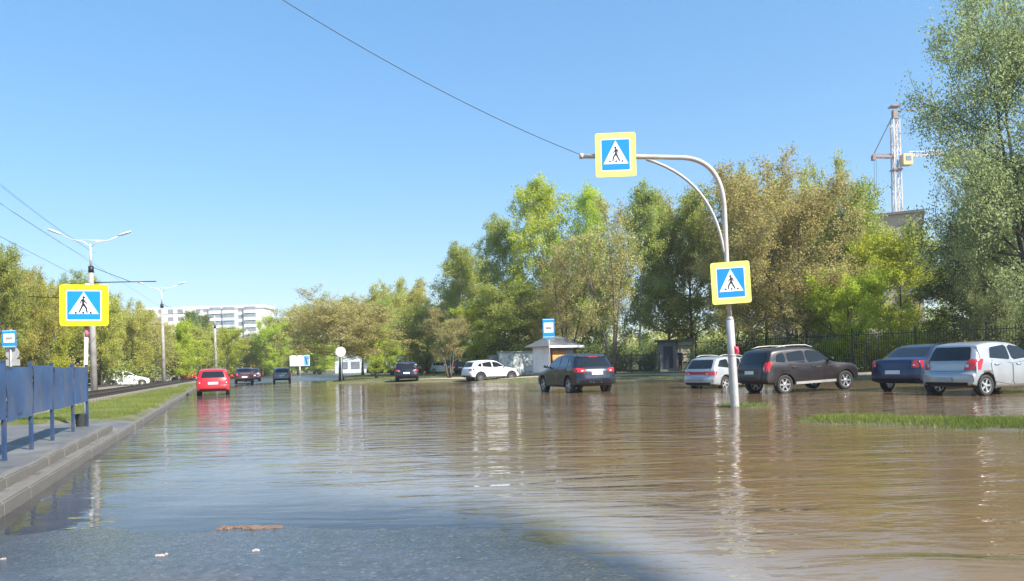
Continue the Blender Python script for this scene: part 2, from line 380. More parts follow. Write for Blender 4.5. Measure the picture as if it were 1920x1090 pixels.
# right bank, lawns --------------------------------------------------
def z_bank(x, y):
    ys = np.interp(x, shx, shy)
    d = y - ys + 1.6*fbm(x*.35, y*.35, 21)
    left = (x - np.interp(y, [58.7, 140, 240], [-15.1, -31, -50]))     # edge of the far road
    d = np.minimum(d, np.where(y > 57, left, 9))
    return np.clip(d*.045, -.35, .10) + np.clip((d-3)*.02, 0, .22) + .03*fbm(x*.7, y*.7, 4)
bx = np.concatenate([np.arange(-55, 45, .7), np.arange(45, 130, 5)])
by = np.concatenate([np.arange(-10, 75, .6), np.arange(75, 260, 4)])
X, Y = np.meshgrid(bx, by)
tag(link_mesh('lawn', grid_mesh('lawn', X, Y, z_bank(X, Y), lawnmat)), kind='structure')
def ribbon(name, pts, w, zf, m, lift=.02):
    b = MB(); rows = []
    P = [Vector(p) for p in pts]; Q = []
    for i in range(len(P)-1):
        k = max(2, int((P[i+1]-P[i]).length/.8))
        for j in range(k): Q.append(P[i].lerp(P[i+1], j/k))
    Q.append(P[-1])
    for i, p in enumerate(Q):
        d = (Q[min(i+1, len(Q)-1)] - Q[max(i-1, 0)]).normalized(); s = Vector((d.y, -d.x))
        rows.append([(p.x+s.x*w*t, p.y+s.y*w*t, float(zf(p.x+s.x*w*t, p.y+s.y*w*t))+lift) for t in (-.5, -.25, 0, .25, .5)])
    b.grid(rows); return tag(b.face_up().build(name, m, smooth=True), kind='structure')
ribbon('footpath', [(-1, 56), (5, 55.5), (11, 53), (15, 47.5), (20, 41), (24.5, 36), (34, 28)], 2.6, z_bank, sandmat, .03)
ribbon('sand_patch', [(-9.5, 63), (-6, 62), (-3.5, 60)], 2.6, z_bank, sandmat, .03)

# left side: verge, platform, kerbs ----------------------------------
def strip(name, s0, s1, q0, q1, zf, m, ds=1.0, dq=.5):
    ns = max(2, int((s1-s0)/ds)); nq = max(1, int(abs(q1-q0)/dq)); b = MB()
    b.grid([[K(s0+(s1-s0)*i/ns, q0+(q1-q0)*j/nq, zf(s0+(s1-s0)*i/ns, q0+(q1-q0)*j/nq)) for j in range(nq+1)] for i in range(ns+1)])
    return tag(b.face_up().build(name, m, smooth=True), kind='structure')
nz = lambda s, q, k=.03: k*2*float(fbm(s*.6, q*.6, 33))
strip('far_left_ground', -20, 400, -3.6, -160, lambda s, q: .10+nz(s, q), dirtmat, 5, 4)
strip('dirt_strip', -20, 9.2, -1.9, -3.62, lambda s, q: .215+nz(s, q, .015), dirtmat)
strip('platform', -20, 9.0, -.30, -2.15, lambda s, q: .245+nz(s, q, .006), platmat)
strip('ramp', 8.98, 12.3, -.14, -3.62, lambda s, q: .10 if q > -.2 else .243-.12*min(1, max(0, (s-9)/1.6))+.02*max(0, (s-11)), platmat, .25, .3)
strip('verge', 12, 120, -.11, -3.62, lambda s, q: (.07 if q > -.2 or s < 12.2 else .135+.05*min(1, -q)+nz(s, q, .02)), lawnmat, 1.0, .3)
strip('kerb_step', -20, 9.3, -.12, -.23, lambda s, q: .127, kerbmat)
def stone_mesh(l, w, h, name):
    bm = bmesh.new(); bmesh.ops.create_cube(bm, size=1)
    for v in bm.verts: v.co = Vector((v.co.x*l, v.co.y*w, v.co.z*h))
    bmesh.ops.bevel(bm, geom=[e for e in bm.edges if abs(e.verts[0].co.z-h/2) < .001 and abs(e.verts[1].co.z-h/2) < .001], offset=.018, segments=2, affect='EDGES')
    me = bpy.data.meshes.new(name); bm.to_mesh(me); bm.free(); me.materials.append(kerbmat); return me
kr = empty('lower_kerb', K(0, 0)); tag(kr, kind='structure')
ku = empty('platform_kerb', K(0, 0)); tag(ku, kind='structure')
sm = stone_mesh(.985, .15, .40, 'kerb_stone'); rnd = random.Random(4)
def stones(par, s0, s1, qc, ztop):
    s = s0
    while s < s1:
        o = link_mesh('kerb_stone', sm, par, RD*(s+.5) + ND*(qc+rnd.uniform(-.008, .008)) + Vector((0, 0, ztop-.2+rnd.uniform(-.008, .006))))
        o.rotation_euler = (0, rnd.uniform(-.006, .006), RZ + rnd.uniform(-.008, .008)); s += 1.0
stones(kr, -8, 62, -.075, .13)
stones(ku, -8, 9, -.28, .25)

# tram track -----------------------------------------------------------
T0, TD = Vector((-17.9, 31.6, .14)), Vector((-.34, 1, 0)).normalized(); TN = Vector((TD.y, -TD.x, 0)); TRZ = math.atan2(TD.y, TD.x)
def T(s, q, z=0.0): return T0 + TD*s + TN*q + Vector((0, 0, z))
b = MB(); b.grid([[T(-25+6*i, q, z) for q, z in ((.9,-.02),(.4,.08),(-2.2,.08),(-3.0,.02),(-4.2,.08),(-6.9,.08),(-7.6,-.02))] for i in range(40)])
tag(b.face_up().build('track_ballast', ballast), kind='structure')
sleeper = MB(); sleeper.box((0,0,0), (.22, 2.5, .14)); slm = sleeper.mesh('sleeper', mat('sleeper_wood', (.20,.175,.145), .9, var=.4))
for qn, lab in ((0.0, 'tram track nearer the road'), (-5.0, 'tram track farther from the road, beyond the poles')):
    tr = empty('tram_track', T(0, qn)); tag(tr, 'steel rails on sleepers, ' + lab, 'tram track', 'tram tracks on the left')
    for q in (0, -1.52):
        r = MB()
        for w, z0, z1 in ((.13,.13,.15),(.025,.15,.27),(.07,.27,.31)):
            r.add([TD*s + TN*(q+e*w/2) + Vector((0,0,z)) for s in (-25, 200) for z in (z0, z1) for e in (-1, 1)],
                  [(0,1,3,2),(4,6,7,5),(0,2,6,4),(1,5,7,3),(2,3,7,6),(0,4,5,1)])
        r.build('rail', steel, tr)
    for i in range(130):
        o = link_mesh('sleeper', slm, tr, TD*(-24+.65*i) + TN*-.76 + Vector((0,0,.07))); o.rotation_euler = (0,0,TRZ)

# ------------------------------------------------------------------ trees
bark = mat('bark', (.075, .062, .05), .95, var=.4, scale=8, bump=.6)
barkb = mat('bark_brown', (.12, .095, .075), .95, var=.4, scale=8, bump=.6)
birchbark = mat('birch_bark', (.55, .53, .49), .85, var=.15, scale=3, dirt_or_shade=((.05,.045,.04), .9, 6, .56))
LEAF = {
 'olive':  leaf_mat('leaf_olive',  (.300, .310, .062), (.600, .575, .160), .5),
 'fresh':  leaf_mat('leaf_fresh',  (.310, .395, .042), (.600, .640, .100), .5),
 'green':  leaf_mat('leaf_green',  (.215, .285, .060), (.470, .510, .130), .5),
 'dark':   leaf_mat('leaf_dark',   (.115, .165, .058), (.270, .315, .110), .4),
 'brown':  leaf_mat('leaf_brown',  (.360, .310, .130), (.580, .545, .195), .45),
 'silver': leaf_mat('leaf_silver', (.215, .270, .115), (.440, .490, .220), .45),
}
def perp(d, rng):
    a = np.array([rng.normal(), rng.normal(), rng.normal()]); a = a - d*np.dot(a, d)
    return a/np.linalg.norm(a)
def nrm(v): return v/max(1e-9, np.linalg.norm(v))
def leaves_mesh(name, P, rng, size, m, droop=0.0):
    n = len(P); P = np.asarray(P)
    a = rng.normal(size=(n, 3)); a[:, 2] -= droop; a /= np.linalg.norm(a, axis=1)[:, None]
    b = rng.normal(size=(n, 3)); b -= a*np.sum(a*b, 1)[:, None]; b /= np.linalg.norm(b, axis=1)[:, None]
    s = size*rng.uniform(.6, 1.35, (n, 1))
    co = np.stack([P - a*s*.5, P + b*s*.33, P + a*s*.55, P - b*s*.33], 1).reshape(-1, 3)
    return np_mesh(name, co, np.arange(4*n).reshape(-1, 4), m)
def tree_proto(name, seed, H=12.0, R=4.0, cb=.2, env='round', limbs=26, rise=.7, droop=0.0, lm='olive', bk=bark, leaves=16000,
               lsize=.16, tr=.18, fork=False, spread=.34, twiggy=.5, lower=False):
    rng = np.random.default_rng(seed); W = MB(); leaves = int(leaves*2.5); lsize *= .86
    def envf(t):
        if env == 'round': return max(.15, math.sin(PI*min(1, .12+.80*t))**.75)
        if env == 'column': return max(.12, (math.sin(PI*min(1, .18+.74*t)))**.9*(1-.25*t))
        if env == 'flat': return max(.3, math.sin(PI*min(1, .3+.55*t))**.5)
        return max(.1, 1-t*.85)
    def poly(p, d, L, n, bend, wob):
        out = [p.copy()]
        for i in range(n):
            d = nrm(d + np.array([0, 0, bend/n]) + rng.normal(size=3)*wob); p = p + d*L/n; out.append(p.copy())
        return out
    stems = []
    top = H*.93
    ks = 3 if fork else 1
    for k in range(ks):
        a0 = rng.uniform(0, 2*PI)
        base = np.array([math.cos(a0), math.sin(a0), 0])*(tr*.8 if fork else 0)
        d = nrm(np.array([math.cos(a0)*.16*(ks > 1), math.sin(a0)*.16*(ks > 1), 1.0]))
        st = poly(base, d, top*(1 if k == 0 else .85), 9, .15, .035)
        rad = [tr*(1.25 if i == 0 else 1)*(1-.86*(i/9)**.8) * (1 if ks == 1 else .7) for i in range(10)]
        W.tube(st, rad, 7); stems.append((st, rad))
    twig = []
    for i in range(limbs):
        st, rad = stems[i % ks]; t = (i+.5)/limbs; t = t**.85
        h = cb + (1-cb)*t*.97; fi = h*9; j = min(8, int(fi)); f = fi-j
        p = np.array(st[j])*(1-f) + np.array(st[j+1])*f
        az = i*2.39996 + rng.uniform(-.5, .5); el = rise*(.35+.75*t) + rng.uniform(-.2, .2)
        L = R*envf(t)*rng.uniform(.75, 1.15)/max(.55, math.cos(min(1.1, el)))
        d = np.array([math.cos(az)*math.cos(el), math.sin(az)*math.cos(el), math.sin(el)])
        lb = poly(p, d, L, 6, .35-droop*1.2, .10); r0 = min(rad[j]*.55, .03+.016*L)
        W.tube(lb, [r0*(1-.85*q/6) for q in range(7)], 5, cap=False)
        ns = int(5+L*1.6)
        for s in range(ns):
            u = .18+.82*(s+rng.uniform(0, 1))/ns; fi2 = u*6; a = min(5, int(fi2)); g_ = fi2-a
            sp = lb[a]*(1-g_)+lb[a+1]*g_; sdv = nrm(lb[a+1]-lb[a])
            dd = nrm(sdv*.55 + perp(sdv, rng)*.9 + np.array([0, 0, .3-droop*.8])); sl = (.35+.30*L*(1-.55*u))*rng.uniform(.7, 1.3)
            sb = poly(sp, dd, sl, 3, .2-droop*1.5, .14); W.tube(sb, [r0*.32, r0*.25, r0*.18, .008], 3, cap=False)
            for w in range(4):
                tu = sb[1+w % 3]; td = nrm(dd*.6 + perp(dd, rng) + np.array([0, 0, .25-droop*1.6])); tl = rng.uniform(.3, .7)*(.6+.1*R)
                te = tu + td*tl
                if rng.uniform() < twiggy: W.tube([tu, te], [.014, .006], 3, cap=False)
                twig.append((tu, te))
            twig.append((sb[1], sb[3]))
    T_ = np.array([[a, b] for a, b in twig]); k = len(T_)
    pick = rng.integers(0, k, leaves); f = rng.uniform(.15, 1.1, (leaves, 1))
    dens = rng.uniform(.2, 1, k); pick = np.where(rng.uniform(size=leaves) < dens[pick], pick, rng.integers(0, k, leaves))
    P = T_[pick, 0]*(1-f) + T_[pick, 1]*f + rng.normal(size=(leaves, 3))*spread*.5
    P[:, 2] -= droop*np.abs(rng.normal(size=leaves))*.5
    P[:, 2] = np.maximum(P[:, 2], .25)
    lv = leaves_mesh(name+'_crown', P, rng, lsize, LEAF[lm], droop)
    return dict(wood=W.mesh(name+'_trunk', bk, True), leaf=lv, H=float(np.percentile(P[:, 2], 99.7)), W=float(np.percentile(np.hypot(P[:, 0], P[:, 1]), 96))*2)
PR = {
 'olive_a': tree_proto('olive_a', 1, 10, 4.2, .18, 'round', 30, .75, 0, 'olive', bark, 17000, .17, .16, True),
 'olive_b': tree_proto('olive_b', 2, 10, 4.0, .22, 'flat', 28, .8, 0, 'olive', bark, 15000, .17, .17),
 'fresh_a': tree_proto('fresh_a', 3, 11, 4.3, .12, 'round', 32, .7, 0, 'fresh', bark, 18000, .17, .17, True),
 'green_a': tree_proto('green_a', 4, 12, 4.0, .15, 'round', 32, .75, .05, 'green', bark, 18000, .17, .18),
 'brown_a': tree_proto('brown_a', 5, 13, 4.8, .16, 'round', 36, .85, 0, 'brown', barkb, 23000, .15, .2, True, twiggy=1),
 'brown_b': tree_proto('brown_b', 6, 11, 5.0, .36, 'flat', 34, .75, .05, 'brown', barkb, 23000, .15, .2, False, twiggy=1),
 'birch_a': tree_proto('birch_a', 7, 17, 3.4, .18, 'column', 44, .75, .35, 'green', birchbark, 19000, .16, .15, twiggy=.6),
 'birch_b': tree_proto('birch_b', 8, 17, 3.6, .2, 'column', 44, .8, .3, 'fresh', birchbark, 18000, .16, .15, twiggy=.6),
 'dark_a': tree_proto('dark_a', 9, 14, 3.6, .1, 'column', 40, .7, .15, 'dark', bark, 17000, .17, .16),
 'sparse_a': tree_proto('sparse_a', 10, 15, 3.0, .25, 'column', 34, 1.0, 0, 'brown', barkb, 6500, .15, .2, True, twiggy=1),
 'willow_a': tree_proto('willow_a', 11, 18, 5.2, .12, 'round', 52, .75, .12, 'silver', bark, 36000, .135, .26, True, twiggy=.8, spread=.5),
}
zg_left = .10
def place_tree(proto, px, D, top, wpx, label, zb=None, group=None, rz=None, name=None, base_px=None, squash=1.0):
    p = PR[proto]; q = A(px, hor(px), D)
    if zb is None:
        zb = zg_left if (q.x-K0.x)*ND.x + (q.y-K0.y)*ND.y < -3 else float(z_bank(q.x, q.y))
    H = CAM_H + (hor(px)-top)/F_PX*D - zb; wd = wpx*D/F_PX
    nm = name or {'birch': 'birch_tree', 'willo': 'willow_tree'}.get(proto[:5], 'tree')
    r = empty(nm, (q.x, q.y, zb-.05), (px*.37+D) % 6.28 if rz is None else rz)
    r.scale = (wd/p['W'], wd/p['W'], H/p['H'])
    tag(r, label, 'tree', group)
    link_mesh('trunk', p['wood'], r); link_mesh('crown', p['leaf'], r)
    return r
gR = 'trees behind the iron fence'; gM = 'trees behind the bus shelter'; gL = 'trees beyond the tram tracks'; gF = 'trees on the far lawn'
place_tree('willow_a', 1965, 33, -110, 440, 'tall silvery green willow rising past the top edge of the photo', group=gR, rz=1.0)
place_tree('dark_a', 1815, 44, 415, 190, 'dark tree under the silvery willow, behind the silver hatchback', group=gR)
place_tree('dark_a', 1900, 42, 300, 200, 'dark tree at the photo right edge behind the willow', group=gR)
place_tree('fresh_a', 1690, 50, 430, 200, 'bright yellow-green tree behind the blue sedan', group=gR)
place_tree('green_a', 1612, 58, 350, 190, 'green tree just left of the tower crane', group=gR)
place_tree('brown_a', 1495, 48, 276, 290, 'tall brown budding tree with bare twig tips behind the brown SUV', group=gR)
place_tree('fresh_a', 1590, 46, 500, 170, 'low yellow-green tree in front of the tall brown tree', group=gR)
place_tree('brown_b', 1420, 50, 420, 200, 'shorter brown tree just right of the post with crossing signs', group=gR)
place_tree('olive_a', 1375, 62, 330, 170, 'olive tree behind the bend of the sign arm', group=gR)
place_tree('green_a', 1300, 67, 365, 190, 'green tree behind the guard booth', group=gM)
place_tree('olive_b', 1255, 70, 352, 150, 'tall olive tree behind the green tree over the guard booth', group=gM)
place_tree('birch_a', 1200, 66, 348, 120, 'slim green birch under the hanging crossing sign', group=gM)
place_tree('sparse_a', 1150, 57, 380, 150, 'sparse brown tree with bare forked stems right of the navy crossover', group=gM)
place_tree('birch_b', 1120, 68, 346, 110, 'slim yellow-green birch left of the hanging crossing sign', group=gM)
place_tree('sparse_a', 1065, 61, 440, 130, 'sparse brown tree above the bus shelter roof', group=gM, rz=2)
place_tree('olive_a', 1090, 72, 480, 170, 'olive tree between two tall birches behind the shelter', group=gM)
place_tree('birch_b', 1015, 72, 342, 150, 'tallest yellow-green birch above the bus stop sign', group=gM)
place_tree('birch_a', 948, 76, 408, 110, 'dark green birch left of the tallest birch', group=gM)
place_tree('green_a', 975, 66, 530, 180, 'rounded green tree behind the white leaf-shaded shed', group=gM)
place_tree('brown_b', 1035, 66, 520, 130, 'low brown tree right behind the bus stop sign', group=gM)
place_tree('birch_a', 862, 82, 460, 110, 'dark green birch above the white SUV', group=gM, rz=.5)
place_tree('olive_b', 895, 86, 470, 100, 'olive tree between the dark birches above the white SUV', group=gM)
place_tree('fresh_a', 905, 70, 570, 130, 'low fresh green tree right above the white SUV', group=gM)
place_tree('sparse_a', 842, 62, 575, 90, 'young reddish tree on the sand left of the white SUV', group=gF, rz=4)
place_tree('green_a', 800, 90, 560, 130, 'green tree above the black SUV driving away', group=gF)
place_tree('olive_a', 765, 100, 522, 130, 'tall olive tree on the far lawn', group=gF)
place_tree('birch_a', 722, 88, 560, 80, 'slender dark birch right of the spreading brown tree', group=gF)
place_tree('fresh_a', 705, 76, 610, 90, 'small yellow-green tree beside the trunk of the spreading brown tree', group=gF)
place_tree('brown_b', 640, 70, 545, 250, 'spreading brown tree by the round white sign', group=gF, zb=.1)
place_tree('olive_b', 680, 112, 545, 130, 'olive tree seen above the spreading brown tree', group=gF)
place_tree('fresh_a', 515, 118, 592, 80, 'fresh green tree at the right end of the white apartment block', group=gF)
place_tree('fresh_a', 600, 150, 640, 110, 'low bright tree behind the billboard', group=gF)
place_tree('green_a', 560, 165, 600, 120, 'green tree far behind the billboard', group=gF)
place_tree('olive_a', 1560, 60, 305, 170, 'olive tree rising between the tall brown tree and the crane', group=gR)
place_tree('olive_b', 1440, 60, 312, 170, 'olive tree rising just right of the bent pole top', group=gR)
place_tree('willow_a', 1860, 40, 300, 170, 'smaller silvery willow left of the tallest willow', group=gR, rz=3)
place_tree('olive_b', 590, 170, 560, 150, 'olive tree rising behind the billboard side of the spreading brown tree', group=gF)
place_tree('olive_a', 735, 96, 530, 130, 'rounded olive tree just left of the dark birch group', group=gF)
LT = [('green_a',2,46,462,120,'leftmost tall green tree at the photo left edge'),
 ('olive_a',50,50,503,130,'olive tree behind the blue barrier panels'),
 ('fresh_a',95,55,525,110,'yellow-green tree just left of the square crossing sign'),
 ('green_a',150,62,508,100,'green tree topping out above the square crossing sign'),
 ('olive_b',190,60,548,110,'olive tree just right of the square crossing sign'),
 ('olive_a',238,70,560,110,'olive tree midway between the first two lamp poles'),
 ('brown_b',280,78,580,100,'brownish tree just left of the second lamp pole'),
 ('fresh_a',330,84,602,100,'yellow-green tree just right of the second lamp pole'),
 ('olive_b',372,96,606,90,'olive tree above the red car'),
 ('fresh_a',420,108,612,90,'yellow-green tree just right of the third lamp pole'),
 ('olive_a',458,120,622,80,'olive tree by the fourth lamp pole'),
 ('brown_b',492,132,630,80,'brownish tree right of the fourth lamp pole'),
 ('dark_a',362,120,583,45,'dark pointed conifer-like tree in front of the white apartment block'),
 ('dark_a',385,124,590,50,'second dark tree in front of the white apartment block'),
 ('olive_b',20,64,495,150,'olive tree in the second row at the photo left edge'),
 ('olive_a',130,78,535,130,'olive tree in the second row behind the square crossing sign'),
 ('olive_b',260,95,574,120,'olive tree in the second row left of the white apartment block'),
 ('olive_a',535,150,622,90,'olive tree left of the billboard')]
for pr, px, D, top, w, lab in LT: place_tree(pr, px, D, top, w, lab, zb=.1, group=gL)

# shrubs ----------------------------------------------------------------
def shrub_proto(name, seed, lm, n=11000):
    rng = np.random.default_rng(seed); W = MB(); tw = []
    for i in range(22):
        az = rng.uniform(0, 2*PI); el = rng.uniform(.5, 1.4); L = rng.uniform(.9, 1.7); p = np.zeros(3)+rng.normal(size=3)*[.12,.12,0]
        d = np.array([math.cos(az)*math.cos(el), math.sin(az)*math.cos(el), math.sin(el)])
        q = p + d*L*.6; e = q + nrm(d+np.array([0,0,.3])+rng.normal(size=3)*.3)*L*.5
        W.tube([p, q, e], [.02,.014,.006], 3, cap=False); tw += [(p+d*.25, q), (q, e), (q, e + rng.normal(size=3)*.3)]
    T_ = np.array(tw); pk = rng.integers(0, len(T_), n); f = rng.uniform(0, 1.1, (n, 1))
    P = T_[pk,0]*(1-f)+T_[pk,1]*f + rng.normal(size=(n,3))*.16; P[:,2] = np.maximum(.03, P[:,2])
    return dict(wood=W.mesh(name+'_stem', barkb), leaf=leaves_mesh(name+'_leaf', P, rng, .062, LEAF[lm]))
SP = {'fresh': shrub_proto('shrub_fresh', 21, 'fresh'), 'green': shrub_proto('shrub_green', 22, 'green'), 'dark': shrub_proto('shrub_dark', 23, 'dark'), 'brown': shrub_proto('shrub_brown', 24, 'brown', 7000)}
def shrub(kind, px, D, h, w, label, group, zb=None):
    q = A(px, hor(px), D)
    if zb is None: zb = zg_left if (q.x-K0.x)*ND.x + (q.y-K0.y)*ND.y < -3 else float(z_bank(q.x, q.y))
    r = empty('shrub', (q.x, q.y, zb-.03), px*.7); r.scale = (w/2.2, w/2.2, h/1.7)
    tag(r, label, 'shrub', group); link_mesh('stem', SP[kind]['wood'], r); link_mesh('foliage', SP[kind]['leaf'], r)
fenceg = 'shrubs behind the iron fence'
for kd, px, D, h, w, lab in [
  ('fresh',1640,46,2.6,4.0,'bright shrub showing between the brown SUV and the blue sedan'),
  ('fresh',1720,45,3.0,4.5,'bright shrub above the blue sedan roof'),
  ('brown',1790,43,2.4,3.6,'brownish shrub above the silver hatchback roof'),
  ('dark',1880,41,3.4,5.0,'dark shrub at the photo right edge behind the fence'),
  ('green',1560,48,2.6,4.0,'green shrub above the hood of the brown SUV'),
  ('fresh',1480,49,2.8,4.2,'fresh shrub behind the roof of the brown SUV'),
  ('dark',1400,52,2.6,4.0,'dark shrub behind the post with crossing signs'),
  ('dark',1330,57,2.4,4.0,'dark shrub right of the guard booth'),
  ('dark',1215,62,2.6,4.0,'dark shrub left of the guard booth'),
  ('dark',1165,66,2.6,4.4,'dark shrub right behind the navy crossover'),
  ('dark',1110,68,3.0,5,'dark shrub behind the right end of the shelter'),
  ('dark',1000,74,3.2,5,'dark shrub behind the bus shelter'),
  ('dark',920,78,3.2,5,'dark shrub behind the white SUV roof'),
  ('dark',865,82,3.0,5,'dark shrub at the tail of the white SUV'),
  ('green',820,92,2.6,5,'green shrub behind the red parked car'),
  ('green',775,104,3.0,6,'green shrub behind the black SUV driving away')]:
    shrub(kd, px, D, h, w, lab, fenceg)
SHL = ['dark shrub at the photo left edge beyond the tracks', 'brown shrub behind the left bus stop sign', 'dark shrub left of the square crossing sign post', 'green shrub behind the nearest lamp pole',
 'dark shrub just right of the nearest lamp pole', 'brown shrub midway between the two nearest lamp poles', 'dark shrub left of the second lamp pole', 'green shrub right of the second lamp pole',
 'dark shrub directly above the red hatchback', 'brown shrub right of the third lamp pole', 'dark shrub above the maroon sedan', 'green shrub left of the grey-blue car']
lsh = 'dark shrubs under the trees beyond the tram tracks'
for i, (px, D) in enumerate([(10,52),(70,56),(120,62),(165,66),(210,72),(255,80),(300,88),(345,98),(390,110),(430,122),(470,136),(505,150)]):
    shrub(('dark','brown','dark','green')[i % 4], px, D, 2.6+.012*D, 5.5+.03*D, SHL[i], lsh)

# distant wood ------------------------------------------------------------
rng = np.random.default_rng(77); P = []
for i in range(420):
    a = rng.uniform(-.75, .80); D = rng.uniform(190, 330); h = rng.uniform(8, 14); cx_, cy_ = a*D, D
    u = rng.normal(size=(170, 3)); u /= np.linalg.norm(u, axis=1)[:, None]; u *= rng.uniform(.5, 1, (170, 1))
    P.append(np.array([cx_, cy_, h*.52-.4]) + u*np.array([h*.5, h*.5, h*.5]))
tag(link_mesh('far_woodland', leaves_mesh('far_woodland', np.concatenate(P), rng, 1.1, LEAF['olive'])), kind='stuff')

# grass ---------------------------------------------------------------------
grassm = leaf_mat('grass_blades', (.11, .15, .028), (.26, .28, .075), .35)
def grass(name, P, seed, h, label):
    rng = np.random.default_rng(seed); P = np.asarray(P); n = len(P)
    az = rng.uniform(0, 2*PI, n); w = h*.055*rng.uniform(.7, 1.4, n); hh = h*rng.uniform(.45, 1.3, n)
    dx, dy = np.cos(az), np.sin(az); ln = rng.normal(size=(n, 2))*.35*hh[:, None]
    a = P + np.stack([dx*w, dy*w, 0*w], 1); b = P - np.stack([dx*w, dy*w, 0*w], 1)
    c = P + np.stack([ln[:,0], ln[:,1], hh], 1)
    o = link_mesh(name, np_mesh(name, np.stack([a, b, c], 1).reshape(-1, 3), np.arange(3*n).reshape(-1, 3), grassm))
    tag(o, label, 'grass', kind='stuff')
rng = np.random.default_rng(5)
s = 11.6+58*rng.uniform(0, 1, 110000)**1.4; q = -.2-rng.uniform(0, 1, 110000)**.9*2.9
keep = (fbm(s*.35, q*.8, 8) + .55*np.minimum(1, (s-11)/6) - .25*np.clip((s-38)/20, 0, 1) - .35*np.clip((q+.75)/.5, 0, 1)) > .22
s, q = s[keep], q[keep]
grass('verge_grass', np.stack([K0.x+RD.x*s+ND.x*q, K0.y+RD.y*s+ND.y*q, np.full(len(s), .17)], 1), 1, .075, 'green grass strip along the left kerb')
def isl_z(x, y):
    z = np.full_like(x, -1.0)
    for a, b, w in ISL: z = np.maximum(z, (w - seg_d(x, y, a, b) + .5*fbm(x*1.5, y*1.5, 17))*.11)
    return np.minimum(z, .07)
X, Y = np.meshgrid(np.arange(4.5, 14, .12), np.arange(7.5, 21, .12))
Z = isl_z(X, Y); Z = np.where(Z < -.16, -.16, Z)
tag(link_mesh('grass_island', grid_mesh('grass_island', X, Y, Z, mat('island_mud', (.10,.085,.048), .8, var=.3, scale=3, bump=.4))), kind='structure')
x = rng.uniform(4.5, 14, 420000); y = rng.uniform(7.5, 21, 420000); z = isl_z(x, y)
k = (z > -.012) & (rng.uniform(size=len(z)) < np.clip(.10+z*12, 0, 1)) & (fbm(x*1.1, y*1.1, 2) > -.17)
grass('island_grass', np.stack([x[k], y[k], z[k]-.01], 1), 2, .095, 'green grass on the strips standing out of the flood water')
x = rng.uniform(-32, 30, 160000); y = rng.uniform(30, 110, 160000); z = z_bank(x, y)
k = (z > .01) & (fbm(x*.2, y*.2, 12) > -.06)
grass('lawn_grass', np.stack([x[k], y[k], z[k]], 1), 3, .11, 'green grass on the lawn beyond the flood')

